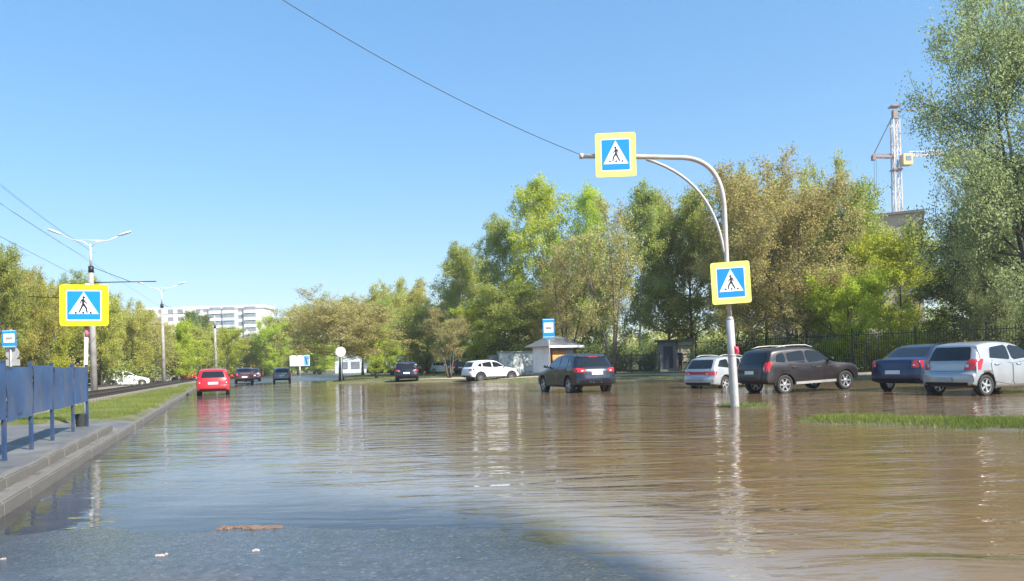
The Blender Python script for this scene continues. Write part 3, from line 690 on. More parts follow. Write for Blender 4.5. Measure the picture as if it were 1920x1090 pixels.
# ------------------------------------------------------------------ cars
def catmull(P, k=5):
    P = [np.array(p, float) for p in P]; out = []
    for i in range(len(P)-1):
        p0 = P[max(0, i-1)]; p1 = P[i]; p2 = P[i+1]; p3 = P[min(len(P)-1, i+2)]
        d = np.linalg.norm(p2-p1); m1 = (p2-p0)*d/max(1e-6, np.linalg.norm(p1-p0)+d); m2 = (p3-p1)*d/max(1e-6, np.linalg.norm(p3-p2)+d)
        for j in range(k):
            t = j/k; t2, t3 = t*t, t*t*t
            out.append((2*t3-3*t2+1)*p1 + (t3-2*t2+t)*m1 + (-2*t3+3*t2)*p2 + (t3-t2)*m2)
    out.append(P[-1]); return np.array(out)
class Car:
    def __init__(s, sp):
        s.sp = sp; s.W = sp['W']; s.L = sp['L']; s.H = sp['H']; s.belt = sp['belt']
        U = catmull(sp['prof'], 5); s.U = U
        T_ = np.gradient(U, axis=0); T_ /= np.linalg.norm(T_, axis=1)[:, None]
        s.Nn = np.stack([-T_[:, 1], T_[:, 0]], 1)              # outward normal (path runs rear-bottom over the roof to the front)
        nx, nz_ = s.Nn[:, 0], s.Nn[:, 1]
        s.cr = .045*nz_**2 + np.where(nx < 0, sp.get('crr', .10), sp.get('crf', .20))*nx**2
        ap = int(np.argmax(U[:, 1])); s.ap = ap
        def branch(idx):
            z = U[idx, 1]; o = [0]
            for i in range(1, len(idx)):
                if z[i] > z[o[-1]] + 1e-4: o.append(i)
            idx = np.array(idx)[o]; return U[idx, 1], U[idx, 0], s.cr[idx], np.maximum(.28, np.abs(s.Nn[idx, 0]))
        s.rb = branch(list(range(0, ap+1))); s.fb = branch(list(range(len(U)-1, ap-1, -1)))
    def hw(s, x, z):
        x = np.asarray(x, float); z = np.asarray(z, float); W = s.W/2
        pr = np.clip(1-x/.75, 0, 1); pf = np.clip(1-(s.L-x)/1.0, 0, 1)
        plan = 1 - .085*pr**2 - .15*pf**2
        b = s.belt
        lo = 1 - .055*np.clip((.52-z)/.40, 0, 1)**1.5 - .03*np.clip((z-.60)/(b-.60), 0, 1)**1.4
        hi = -.03*np.clip((z-b)/.06, 0, 1) - s.sp.get('tum', .16)*np.clip((z-b)/(s.H-b), 0, 1)**1.15
        return W*plan*(lo + hi)
    def side(s, x, z, sg, off=.005): return (x, sg*(float(s.hw(x, z))+off), z)
    def end(s, yn, z, br, sg, off):                            # sg -1 rear, +1 front
        Z, Xs, cr_, nx = br; x = np.interp(z, Z, Xs); c = np.interp(z, Z, cr_); n = np.interp(z, Z, nx)
        y = yn*float(s.hw(x, z)); return (x - sg*(c*abs(yn)**4/n) + sg*off, y, z + (off*.4 if n < .9 else 0))
    def rear(s, yn, z, off=.008): return s.end(yn, z, s.rb, -1, off)
    def front(s, yn, z, off=.008): return s.end(yn, z, s.fb, 1, off)
    def body_mesh(s, mats):
        U, Nn, cr_ = s.U, s.Nn, s.cr; n = len(U); B = MB(); S = np.linspace(-1, 1, 17)
        drop = lambda i, t: U[i] - Nn[i]*cr_[i]*abs(t)**4
        rows = []
        for i in range(n):
            e = drop(i, 1); ye = float(s.hw(e[0], e[1])) - .03
            rows.append([(drop(i, t)[0], t*ye, drop(i, t)[1]) for t in S])
        B.grid(rows, 0)
        lo = np.array([[U[0, 0] + (U[-1, 0]-U[0, 0])*((U[i, 0]-U[0, 0])/(U[-1, 0]-U[0, 0])), 0] for i in range(n)])
        x0, x1 = drop(0, 1)[0], drop(n-1, 1)[0]
        lx = np.clip(lo[:, 0], x0, x1); lx = np.maximum.accumulate(lx); zb = np.linspace(drop(0, 1)[1], drop(n-1, 1)[1], n)
        zb = np.minimum(zb, s.sp.get('sill', .22) + (zb-s.sp.get('sill', .22))*np.clip(np.abs(lx-(x0+x1)/2)/((x1-x0)/2), 0, 1)**6)
        m = 12
        for sg in (-1, 1):
            R_ = []
            for i in range(n):
                t = drop(i, 1); r = []
                for j in range(m+1):
                    v = j/m; x = lx[i]*(1-v)+t[0]*v; z = zb[i]*(1-v)+t[1]*v
                    r.append((x, sg*(float(s.hw(x, z)) - .03*v**8), z))
                R_.append(r)
            B.grid(R_, 0, flip=(sg < 0))
            s.bot = None
        # floor pan
        R_ = []
        for i in range(n):
            w = float(s.hw(lx[i], zb[i])); R_.append([(lx[i], t*w, zb[i]) for t in np.linspace(-1, 1, 5)])
        B.grid(R_, 1, flip=True)
        R_ = [[(U[0,0] - Nn[0,0]*cr_[0]*abs(t)**4, t*(float(s.hw(*drop(0,1)))-.03), U[0,1]-Nn[0,1]*cr_[0]*abs(t)**4) for t in S]]
        me = B.mesh('body', mats, True)
        bm = bmesh.new(); bm.from_mesh(me); bmesh.ops.remove_doubles(bm, verts=bm.verts, dist=.002)
        bmesh.ops.dissolve_degenerate(bm, dist=.0005, edges=bm.edges)
        hol = [e for e in bm.edges if e.is_boundary]
        if hol: bmesh.ops.holes_fill(bm, edges=hol, sides=0)
        bmesh.ops.recalc_face_normals(bm, faces=bm.faces); bm.to_mesh(me); bm.free()
        return me
    def cut(s, me):
        # wheel openings
        o = link_mesh('tmp_body', me); cs = []
        for wx in s.sp['wx']:
            for sg in (-1, 1):
                c = MB(); R = s.sp['wr']+.055; yo = sg*(s.W/2+.2); yi = sg*(s.W/2-.30); k = 28
                vs_ = [(wx+R*math.cos(2*PI*i/k), y, s.sp['wr']+.01+R*math.sin(2*PI*i/k)) for y in (min(yi, yo), max(yi, yo)) for i in range(k)]
                c.add(vs_, [tuple(range(k)), tuple(range(k, 2*k))[::-1]] + [(i, k+i, k+(i+1) % k, (i+1) % k) for i in range(k)], 0)
                cm = c.mesh('cutter', underb); bm = bmesh.new(); bm.from_mesh(cm); bmesh.ops.recalc_face_normals(bm, faces=bm.faces); bm.to_mesh(cm); bm.free()
                co = link_mesh('tmp_cut', cm); cs.append(co)
                md = o.modifiers.new('b', 'BOOLEAN'); md.object = co; md.operation = 'DIFFERENCE'; md.solver = 'EXACT'
        dg = bpy.context.evaluated_depsgraph_get(); ev = o.evaluated_get(dg)
        out = bpy.data.meshes.new_from_object(ev)
        ok = len(out.polygons) > .5*len(me.polygons)
        for c in cs: bpy.data.objects.remove(c)
        bpy.data.objects.remove(o)
        if not ok: return me
        for p in out.polygons:
            c = p.center
            for wx in s.sp['wx']:
                d = math.hypot(c.x-wx, c.z-s.sp['wr']-.01)
                if d < s.sp['wr']+.06 and (abs(c.y) < s.W/2-.29 or abs(d-s.sp['wr']-.055) < .012) and abs(p.normal.y) < .5 or (d < s.sp['wr']+.06 and abs(abs(c.y)-(s.W/2-.30)) < .01):
                    p.material_index = 1; p.use_smooth = False
        return out
def poly_patch(poly, fn, nb=7, na=8):
    zs = [p[1] for p in poly]; z0, z1 = min(zs), max(zs); rows = []
    for i in range(nb+1):
        z = z0+(z1-z0)*min(.9995, max(.0005, i/nb)); xs = []
        for a, b in zip(poly, poly[1:]+poly[:1]):
            if (a[1] <= z) != (b[1] <= z): xs.append(a[0]+(b[0]-a[0])*(z-a[1])/(b[1]-a[1]))
        if len(xs) < 2: continue
        x0, x1 = min(xs), max(xs); rows.append([fn(x0+(x1-x0)*j/na, z) for j in range(na+1)])
    b = MB(); b.grid(rows); return b
def inset(poly, d):
    c = np.mean(np.array(poly), 0); out = []
    for p in poly:
        v = np.array(p)-c; sc = 1 - d/np.maximum(.05, np.abs(v).max()); out.append(tuple(c+v*sc))
    return out
WHEELS = {}
def wheel_meshes(r, spokes, rm, key):
    if key in WHEELS: return WHEELS[key]
    w = .20 if r < .33 else .22; h = w/2; ri = r*.66
    t = MB(); t.lathe([(ri*.99, -h*.72), (ri*1.04, -h*.92), (r*.93, -h), (r*.985, -h*.8), (r, -h*.4), (r, h*.4), (r*.985, h*.8), (r*.93, h), (ri*1.04, h*.92), (ri*.99, h*.72)], 28)
    t.lathe([(ri, h*.35), (.001, h*.35)], 28); t.lathe([(.001, -h*.35), (ri, -h*.35)], 28)
    tm = t.mesh('tyre', rubber, True)
    m = MB()
    for sg in (-1, 1):
        pr = [(ri*1.0, sg*h*.30), (ri*1.0, sg*h*.86), (ri*.93, sg*h*.84), (ri*.90, sg*h*.40)]
        m.lathe(pr if sg > 0 else pr[::-1], 28)
        hub = [(r*.17, sg*h*.35), (r*.16, sg*h*.74), (r*.10, sg*h*.82), (.001, sg*h*.82)]
        m.lathe(hub if sg > 0 else hub[::-1], 14)
        for i in range(spokes):
            a = 2*PI*i/spokes; wd = r*.085
            d = Vector((math.cos(a), 0, math.sin(a))); e = Vector((-math.sin(a), 0, math.cos(a)))
            q = []
            for rr, ww, yy in ((r*.10, wd*1.2, .70), (ri*.95, wd, .72)):
                for yk in (yy-.30, yy): 
                    for sd_ in (-1, 1): q.append(d*rr + e*(ww*sd_) + Vector((0, sg*h*yk, 0)))
            m.add(q, [(0,1,3,2),(4,6,7,5),(2,3,7,6),(0,2,6,4),(1,5,7,3),(0,4,5,1)])
    WHEELS[key] = (tm, m.mesh('rim', rm)); return WHEELS[key]

YARIS = dict(L=3.75, W=1.695, H=1.53, belt=.97, tum=.15, crr=.13, wx=(.60, 3.06), wr=.30, sill=.22, spokes=5,
  prof=[(.12,.26),(.03,.34),(0,.50),(.02,.62),(.09,.72),(.13,.94),(.37,1.40),(.52,1.475),(1.0,1.525),(1.6,1.52),(2.1,1.42),(2.85,1.02),(3.0,.97),(3.4,.84),(3.62,.70),(3.74,.52),(3.74,.38),(3.66,.24)],
  rw=[(-.86,1.00),(.86,1.00),(.80,1.375),(-.80,1.375)], ws=[(-.88,1.06),(.88,1.06),(.80,1.42),(-.80,1.42)],
  wins=[[(.78,1.03),(.90,1.38),(1.52,1.42),(1.60,1.00)], [(1.68,1.00),(1.60,1.42),(2.02,1.38),(2.62,1.02)]],
  doors=[[(.95,.32),(.80,.70),(.78,1.0),(1.62,.98),(1.62,.30)], [(1.66,.30),(1.66,.98),(2.66,.99),(2.70,.30)]],
  tail=[(.64,.735),(.995,.735),(.995,1.04),(.80,1.04)], tailside=[(.10,.76),(.34,.76),(.42,1.02),(.22,1.03)], plate=(0,.47), gate=[(-.72,.70),(.72,.70),(.80,.96),(-.80,.96)], head=[(.55,.70),(.93,.72),(.93,.86),(.70,.86)])
DUSTER = dict(L=4.32, W=1.82, H=1.64, belt=1.06, tum=.12, crr=.08, wx=(.82, 3.49), wr=.345, sill=.32, spokes=6, clad=True, rails=True,
  prof=[(.14,.38),(.04,.46),(0,.60),(.03,.76),(.06,.98),(.12,1.08),(.30,1.48),(.44,1.58),(1.0,1.635),(1.8,1.635),(2.35,1.55),(3.05,1.10),(3.2,1.05),(3.9,.97),(4.18,.86),(4.29,.70),(4.31,.52),(4.22,.36)],
  rw=[(-.84,1.10),(.84,1.10),(.80,1.47),(-.80,1.47)], ws=[(-.88,1.15),(.88,1.15),(.80,1.54),(-.80,1.54)],
  wins=[[(.50,1.12),(.58,1.42),(.86,1.47),(.92,1.10)], [(1.02,1.09),(1.00,1.48),(1.70,1.51),(1.75,1.07)], [(1.83,1.07),(1.80,1.51),(2.30,1.47),(2.88,1.09)]],
  doors=[[(1.28,.42),(1.02,.80),(1.0,1.05),(1.78,1.04),(1.78,.40)], [(1.82,.40),(1.82,1.04),(2.90,1.05),(2.92,.40)]],
  tail=[(.80,.82),(.995,.82),(.995,1.16),(.84,1.16)], tailside=[(.08,.84),(.20,.84),(.26,1.16),(.17,1.16)], plate=(0,.80), gate=[(-.76,.56),(.76,.56),(.79,1.05),(-.79,1.05)], head=[(.55,.78),(.93,.78),(.93,.95),(.60,.95)])
LOGAN = dict(L=4.35, W=1.74, H=1.52, belt=1.03, tum=.15, crr=.12, wx=(.90, 3.53), wr=.31, sill=.24, spokes=7,
  prof=[(.12,.30),(.02,.42),(0,.56),(.03,.80),(.07,1.0),(.2,1.06),(.60,1.08),(1.25,1.42),(1.55,1.49),(2.1,1.52),(2.5,1.46),(3.25,1.05),(3.5,.98),(4.1,.86),(4.28,.74),(4.34,.5),(4.25,.28)],
  rw=[(-.80,1.12),(.80,1.12),(.74,1.41),(-.74,1.41)], ws=[(-.86,1.10),(.86,1.10),(.78,1.43),(-.78,1.43)],
  wins=[[(1.08,1.08),(1.30,1.36),(1.95,1.42),(2.0,1.06)], [(2.07,1.06),(2.03,1.42),(2.45,1.38),(3.0,1.06)]],
  doors=[[(1.40,.32),(1.12,.70),(1.06,1.04),(2.02,1.03),(2.02,.30)], [(2.06,.30),(2.06,1.03),(3.05,1.03),(3.08,.30)]],
  tail=[(.72,.78),(.995,.78),(.995,1.00),(.76,1.00)], tailside=[(.06,.80),(.22,.80),(.24,.99),(.10,.99)], plate=(0,.64), gate=[(-.66,.72),(.66,.72),(.70,1.02),(-.70,1.02)], head=[(.55,.68),(.93,.70),(.93,.86),(.60,.86)])
WAGON = dict(L=4.52, W=1.70, H=1.48, belt=.95, tum=.15, crr=.11, wx=(.87, 3.45), wr=.31, sill=.21, spokes=5, rails=True,
  prof=[(.10,.24),(.02,.32),(0,.50),(.03,.60),(.06,.72),(.10,.92),(.44,1.36),(.62,1.43),(1.3,1.475),(2.1,1.45),(2.6,1.36),(3.25,.98),(3.4,.94),(4.2,.80),(4.4,.68),(4.50,.5),(4.42,.25)],
  rw=[(-.86,.96),(.86,.96),(.80,1.33),(-.80,1.33)], ws=[(-.86,1.02),(.86,1.02),(.78,1.34),(-.78,1.34)],
  wins=[[(.40,1.0),(.62,1.31),(1.1,1.36),(1.15,.98)], [(1.22,.97),(1.22,1.37),(1.95,1.38),(2.0,.95)], [(2.07,.95),(2.03,1.38),(2.5,1.32),(3.05,.95)]],
  doors=[[(1.36,.30),(1.20,.62),(1.20,.94),(2.02,.92),(2.02,.28)], [(2.06,.28),(2.06,.92),(3.08,.92),(3.10,.28)]],
  tail=[(.40,.68),(.995,.68),(.995,.84),(.40,.84)], tailside=[(.05,.69),(.25,.70),(.25,.83),(.08,.83)], tailmid=[(-.40,.70),(.40,.70),(.40,.82),(-.40,.82)], plate=(0,.50), gate=[(-.74,.60),(.74,.60),(.80,.94),(-.80,.94)], head=[(.55,.62),(.93,.64),(.93,.80),(.60,.80)])
MURANO = dict(L=4.78, W=1.88, H=1.70, belt=1.10, tum=.17, crr=.16, wx=(.95, 3.78), wr=.37, sill=.30, spokes=5,
  prof=[(.16,.36),(.05,.46),(0,.62),(.04,.80),(.10,1.02),(.18,1.12),(.52,1.54),(.70,1.62),(1.4,1.70),(2.1,1.68),(2.7,1.56),(3.5,1.12),(3.7,1.06),(4.4,.92),(4.65,.78),(4.76,.6),(4.70,.34)],
  rw=[(-.78,1.16),(.78,1.16),(.70,1.52),(-.70,1.52)], ws=[(-.86,1.17),(.86,1.17),(.78,1.55),(-.78,1.55)],
  wins=[[(.66,1.20),(.90,1.46),(1.02,1.49),(1.06,1.17)], [(1.12,1.16),(1.08,1.50),(1.82,1.56),(1.90,1.12)], [(1.98,1.12),(1.9,1.56),(2.5,1.50),(3.25,1.12)]],
  doors=[[(1.45,.42),(1.14,.80),(1.10,1.11),(1.92,1.09),(1.92,.40)], [(1.97,.40),(1.97,1.09),(3.15,1.08),(3.18,.40)]],
  tail=[(.62,.92),(.995,.92),(.995,1.10),(.60,1.06)], tailside=[(.12,.92),(.48,.98),(.46,1.08),(.20,1.10)], plate=(0,.88), gate=[(-.66,.66),(.66,.66),(.74,1.12),(-.74,1.12)], head=[(.55,.78),(.93,.82),(.93,.96),(.60,.92)], spoiler=True)
CROSS = dict(L=4.55, W=1.84, H=1.67, belt=1.08, tum=.15, crr=.14, wx=(.90, 3.60), wr=.36, sill=.32, spokes=10, clad=True,
  prof=[(.14,.40),(.04,.5),(0,.65),(.05,.86),(.10,1.05),(.2,1.14),(.44,1.50),(.6,1.58),(1.2,1.665),(1.9,1.66),(2.5,1.55),(3.25,1.12),(3.4,1.07),(4.1,.98),(4.4,.86),(4.50,.66),(4.52,.5),(4.45,.34)],
  rw=[(-.80,1.17),(.80,1.17),(.74,1.48),(-.74,1.48)], ws=[(-.86,1.17),(.86,1.17),(.78,1.53),(-.78,1.53)],
  wins=[[(.66,1.19),(.80,1.42),(1.0,1.47),(1.05,1.14)], [(1.12,1.13),(1.08,1.50),(1.85,1.55),(1.92,1.10)], [(2.0,1.10),(1.93,1.55),(2.4,1.49),(3.05,1.11)]],
  doors=[[(1.40,.42),(1.14,.80),(1.10,1.08),(1.94,1.07),(1.94,.40)], [(1.98,.40),(1.98,1.07),(2.98,1.07),(3.0,.40)]],
  tail=[(.55,.90),(.995,.92),(.995,1.06),(.60,1.02)], tailside=[(.10,.93),(.40,.95),(.38,1.05),(.18,1.06)], plate=(0,.80), gate=[(-.68,.66),(.68,.66),(.76,1.10),(-.76,1.10)], head=[(.55,.80),(.93,.82),(.93,.95),(.60,.92)], spoiler=True)
HATCH = dict(L=3.95, W=1.70, H=1.46, belt=.93, tum=.15, crr=.10, wx=(.72, 3.20), wr=.29, sill=.21, spokes=6,
  prof=[(.10,.26),(.02,.34),(0,.50),(.03,.62),(.05,.74),(.10,.90),(.36,1.34),(.52,1.40),(1.1,1.455),(1.7,1.44),(2.2,1.35),(2.9,.96),(3.05,.92),(3.6,.80),(3.85,.68),(3.94,.5),(3.88,.25)],
  rw=[(-.80,.97),(.80,.97),(.72,1.30),(-.72,1.30)], ws=[(-.86,1.0),(.86,1.0),(.78,1.34),(-.78,1.34)],
  wins=[[(.50,.98),(.68,1.28),(.92,1.33),(.95,.96)], [(1.02,.95),(1.0,1.34),(1.62,1.36),(1.68,.94)], [(1.75,.94),(1.70,1.36),(2.1,1.31),(2.68,.95)]],
  doors=[[(1.15,.30),(1.0,.62),(1.0,.92),(1.70,.90),(1.70,.28)], [(1.74,.28),(1.74,.90),(2.72,.90),(2.74,.28)]],
  tail=[(.76,.62),(.995,.62),(.995,.86),(.80,.86)], tailside=[(.05,.64),(.20,.64),(.22,.85),(.10,.85)], plate=(0,.68), gate=[(-.72,.58),(.72,.58),(.76,.92),(-.76,.92)], head=[(.55,.62),(.93,.64),(.93,.80),(.60,.80)])
CARMESH = {}
def car(spec, key, paint, label, loc, heading, group=None, gmat=None, rim=None, platemat=None, scale=1.0, name='parked_car', pitch=0.0, front_plate=True, cat='car', detail=True, spoil=None):
    cc = Car(spec); W, L, H = cc.W, cc.L, cc.H; gmat = gmat or glass; rim = rim or rimmat
    rz = math.atan2(heading[1], heading[0])
    r = empty(name, loc, rz); r.rotation_euler = (0, -pitch, rz); r.scale = (scale,)*3
    tag(r, label, cat, group)
    off = Vector((-spec['wx'][0], 0, 0))                       # origin under the rear axle
    def put(nm, mb, m, parent=r, smooth=True):
        o = mb.build(nm, m, parent, smooth)
        if parent is r: o.location = off
        return o
    if key not in CARMESH: CARMESH[key] = cc.cut(cc.body_mesh([white, underb]))
    me = CARMESH[key].copy(); me.materials.clear(); me.materials.append(paint); me.materials.append(underb)
    bo = link_mesh('body', me, r, off)
    put('rear_window', poly_patch(roundpoly(spec['rw'], .05), cc.rear), glass)
    put('windshield', poly_patch(roundpoly(spec['ws'], .05), cc.front), gmat)
    for sg in (-1, 1):
        for w in spec['wins']: put('side_window', poly_patch(roundpoly(w, .07), lambda x, z: cc.side(x, z, sg, .006)), gmat)
        if detail:
            for d in spec['doors']:
                gp = put('door', poly_patch(roundpoly(inset(d, .006), .06), lambda x, z: cc.side(x, z, sg, .006)), paint)
                put('door_gap', poly_patch(roundpoly(inset(d, -.008), .06), lambda x, z: cc.side(x, z, sg, .0025)), underb, gp)
                xs = min(p[0] for p in d)+.14; zt = max(p[1] for p in d)-.12; h = MB()
                y = float(cc.hw(xs+.08, zt))
                h.tube([(xs, sg*(y+.008), zt), (xs+.03, sg*(y+.035), zt), (xs+.17, sg*(y+.035), zt), (xs+.20, sg*(y+.008), zt)], .014, 5)
                put('handle', h, paint, gp)
        mirror = lambda poly: [(p[0]*sg, p[1]) for p in poly][::sg]
        tl = put('taillight', poly_patch(roundpoly(mirror(spec['tail']), .04), lambda a, z: cc.rear(a, z, .014), 6, 6), redlamp)
        tz0, tz1 = spec['tail'][1][1], spec['tail'][2][1]; wz = .75*(max(p[0] for p in spec['tailside'])-min(p[0] for p in spec['tailside'])); ts = [(0, tz0), (wz*.7, tz0), (wz, tz1), (0, tz1)]; xm0 = 0
        def wrap(x, z):
            cx_ = cc.rear(1.0, z, 0)[0]; xx = cx_-.012+x
            return cc.side(xx, z, sg, .010-.03*max(0, 1-(xx-cx_)/.12)**2)
        put('wrap_lens', poly_patch(ts, wrap, 5, 6), redlamp, tl)
        tp = spec['tail']; x0 = min(p[0] for p in tp); x1 = max(p[0] for p in tp); z0 = min(p[1] for p in tp); z1 = max(p[1] for p in tp)
        wl_ = [(sg*(x0+(x1-x0)*.22), z0+(z1-z0)*.25), (sg*(x0+(x1-x0)*.5), z0+(z1-z0)*.25), (sg*(x0+(x1-x0)*.5), z0+(z1-z0)*.5), (sg*(x0+(x1-x0)*.25), z0+(z1-z0)*.5)]
        put('reverse_lamp', poly_patch(wl_[::sg], lambda a, z: cc.rear(a, z, .019), 3, 3), clearlamp, tl)
        put('headlight', poly_patch(roundpoly(mirror(spec['head']), .04), lambda a, z: cc.front(a, z, .014), 6, 6), clearlamp)
        xm = min(max(p[0] for p in spec['wins'][-1])-.12, L-1); zm = cc.belt+.03; ym = float(cc.hw(xm, zm)); b = MB()
        b.lathe([(.001,-.10),(.055,-.095),(.085,-.03),(.085,.03),(.055,.085),(.001,.09)], 10, 'Y', (xm, sg*(ym+.14), zm+.06))
        b.v = [(xm+(p[0]-xm)*.65, p[1], zm+.06+(p[2]-zm-.06)*.85) for p in b.v]
        b.beam((xm, sg*(ym-.02), zm), (xm, sg*(ym+.08), zm+.03), .05, .04)
        put('side_mirror', b, paint if not spec.get('clad') else plastic)
        if spec.get('rails'):
            b = MB(); a0, a1 = spec['wins'][0][1][0]+.10, spec['wins'][-1][2][0]-.05; zz = [float(np.interp(x, cc.U[:, 0][:], cc.U[:, 1])) for x in np.linspace(a0, a1, 7)]
            yr = W/2*.70; b.tube([(x, sg*yr, z+(.015 if i in (0, 6) else .055)) for i, (x, z) in enumerate(zip(np.linspace(a0, a1, 7), zz))], .02, 6)
            put('roof_rail', b, galv)
        if spec.get('clad'):
            for wx in spec['wx']:
                b = MB(); R0 = spec['wr']+.05; rows = []
                for R_ in (R0, R0+.03, R0+.065):
                    rows.append([cc.side(wx+R_*math.cos(t), max(spec['sill']+.02, spec['wr']+R_*math.sin(t)), sg, .014) for t in np.linspace(-.15, PI+.15, 17)])
                b.grid(rows); put('arch_cladding', b, plastic if key != 'duster' else paint)
            sl = [(spec['wx'][0]+.42, spec['sill']+.01), (spec['wx'][1]-.42, spec['sill']+.01), (spec['wx'][1]-.42, spec['sill']+.10), (spec['wx'][0]+.42, spec['sill']+.10)]
            put('side_skirt', poly_patch(sl, lambda x, z: cc.side(x, z, sg, .012), 3, 12), galv if key == 'duster' else plastic)
    if 'tailmid' in spec: put('tailgate_lens', poly_patch(spec['tailmid'], lambda a, z: cc.rear(a, z, .014), 3, 8), redlamp)
    if detail:
        tg = put('tailgate', poly_patch(roundpoly(inset(spec['gate'], .006), .06), lambda a, z: cc.rear(a, z, .008)), paint)
        put('tailgate_gap', poly_patch(roundpoly(inset(spec['gate'], -.010), .06), lambda a, z: cc.rear(a, z, .003)), underb, tg)
    py_, pz = spec['plate']; pw = .27/(W/2)
    put('number_plate', poly_patch([(-pw, pz-.06), (pw, pz-.06), (pw, pz+.06), (-pw, pz+.06)], lambda a, z: cc.rear(a, z, .022), 2, 4), platemat or platewhite)
    bz = max(spec['prof'][0][1], spec['sill'])+.03
    put('rear_bumper_trim', poly_patch([(-.82, bz), (.82, bz), (.86, bz+.10), (-.86, bz+.10)], lambda a, z: cc.rear(a, z, .012), 3, 10), plastic if key in ('duster', 'cx', 'murano') else underb)
    put('grille', poly_patch(roundpoly([(-.5, .42), (.5, .42), (.5, .66), (-.5, .66)], .05), lambda a, z: cc.front(a, z, .012), 4, 8), plastic)
    if spec.get('spoiler'):
        z = spec['rw'][2][1]+.06; b = MB(); xr = float(np.interp(z, cc.rb[0], cc.rb[1])); yw = float(cc.hw(xr, z))*.82
        b.grid([[(xr-.06, -yw, z-.01), (xr-.10, 0, z), (xr-.06, yw, z-.01)], [(xr+.22, -yw, z+.07), (xr+.22, 0, z+.095), (xr+.22, yw, z+.07)]])
        b.grid([[(xr-.06, -yw, z-.045), (xr-.10, 0, z-.035), (xr-.06, yw, z-.045)], [(xr+.16, -yw, z-.02), (xr+.16, 0, z-.01), (xr+.16, yw, z-.02)]], flip=True)
        b.grid([[(xr-.06, -yw, z-.045), (xr-.10, 0, z-.035), (xr-.06, yw, z-.045)], [(xr-.06, -yw, z-.01), (xr-.10, 0, z), (xr-.06, yw, z-.01)]])
        sp_ = put('spoiler', b, paint)
        put('brake_light', poly_patch([(-.22, z-.04), (.22, z-.04), (.22, z-.012), (-.22, z-.012)], lambda a, zz: (xr-.105+abs(a)*.06, a*W/2, zz), 2, 4), redlamp, sp_)
    tm, rm = wheel_meshes(spec['wr'], spec['spokes'], rim, key + rim.name)
    for wx in spec['wx']:
        for sg in (-1, 1):
            w = empty('wheel'); w.parent = r; w.location = Vector((wx, sg*(W/2-.125), spec['wr'])) + off; w.empty_display_size = .1
            link_mesh('tyre', tm, w); link_mesh('rim', rm, w)
    return r
def paint(name, c, metal=.4, rough=.32, dirt_or_shade=None, var=.06): return mat('paint_'+name, c, rough, metal, var=var, scale=2.0, coat=.55, dirt_or_shade=dirt_or_shade, rvar=.06)
muddy = ((.11, .085, .06), .55, 1.6, .50)
P_silver = paint('silver', (.40, .41, .42), .6, .36, dirt_or_shade=((.30,.27,.24), .35, 1.2, .52))
P_lightsilver = paint('light_silver', (.47, .48, .49), .55, .36, dirt_or_shade=((.30,.27,.24), .35, 1.2, .52))
P_brown = paint('dark_brown', (.020, .0145, .0145), .2, .38, dirt_or_shade=((.05,.04,.035), .5, 1.4, .5))
P_blue = paint('dark_blue', (.018, .032, .085), .35, .33, dirt_or_shade=((.06,.06,.07), .4, 1.5, .5))
P_navy = paint('navy', (.016, .022, .036), .4, .30, dirt_or_shade=((.05,.05,.05), .4, 1.5, .5))
P_white = paint('white', (.78, .79, .80), 0, .35)
P_red = paint('red', (.48, .012, .018), .1, .35)
P_black = paint('black_blue', (.012, .015, .026), .3, .32)
P_maroon = paint('maroon', (.09, .035, .035), .3, .35)
P_grey = paint('grey_blue', (.16, .20, .24), .4, .35)
P_teal = paint('teal', (.012, .045, .055), .3, .35)
gp = 'cars parked at the water edge'; gd = 'cars driving along the road'; gb = 'cars parked on the far lawn'
def at_rear_axle(px, py, z, heading, spec, side):              # pixel of the given rear wheel contact -> axle centre
    p = G(px, py, z); h = Vector((heading[0], heading[1], 0)).normalized(); rgt = Vector((h.y, -h.x, 0))
    return p - rgt*side*(spec['W']/2-.12)
hd = (.93, .37)
car(YARIS, 'yaris', P_silver, 'silver hatchback with dark rear window cut off by the photo right edge', at_rear_axle(1843, 743, -.02, hd, YARIS, 1), hd, gp, scale=1.04, rim=rimmat, platemat=mat('plate_grey', (.35,.37,.40), .5, var=.1))
hd = (.94, .34)
car(DUSTER, 'duster', P_brown, 'muddy dark brown SUV with roof rails, front wheels out of the water', at_rear_axle(1470, 740, -.05, hd, DUSTER, 1), hd, gp, pitch=.028)
car(LOGAN, 'logan', P_blue, 'dark blue sedan behind the silver hatchback', at_rear_axle(1666, 733, -.02, (.85, .52), LOGAN, -1), (.85, .52), gp, scale=1.05)
hd = (.80, .60)
car(WAGON, 'wagon', P_lightsilver, 'silver station wagon with full-width red tail lamps', at_rear_axle(1358, 733, -.12, hd, WAGON, 1), hd, gp, scale=1.0, platemat=MATS['plate_grey'])
hd = (-.33, .94)
car(MURANO, 'murano', P_navy, 'dark navy crossover with reflected sky blue in its window colour wading past the bus shelter', at_rear_axle(1070, 740, -.08, hd, MURANO, -1), hd, gd, gmat=skyglass, name='moving_car')
hd = (.86, .51)
car(CROSS, 'cx', P_white, 'white SUV parked in front of the leaf-shaded shed', at_rear_axle(901, 717, -.04, hd, CROSS, 1), hd, gp, rim=rimdark, scale=.97)
hd = (-.12, 1)
car(CROSS, 'cx', P_black, 'black SUV seen from behind at the lawn edge', at_rear_axle(744, 719, -.05, hd, CROSS, -1), hd, gd, name='moving_car')
hd = (RD.x, RD.y)
car(HATCH, 'hatch', P_red, 'bright red hatchback driving away along the left kerb', at_rear_axle(373, 743, -.02, hd, HATCH, -1), hd, gd, name='moving_car')
car(LOGAN, 'logan', P_maroon, 'dull maroon sedan ahead of the red hatchback', at_rear_axle(443, 720, .02, hd, LOGAN, -1), hd, gd, name='moving_car')
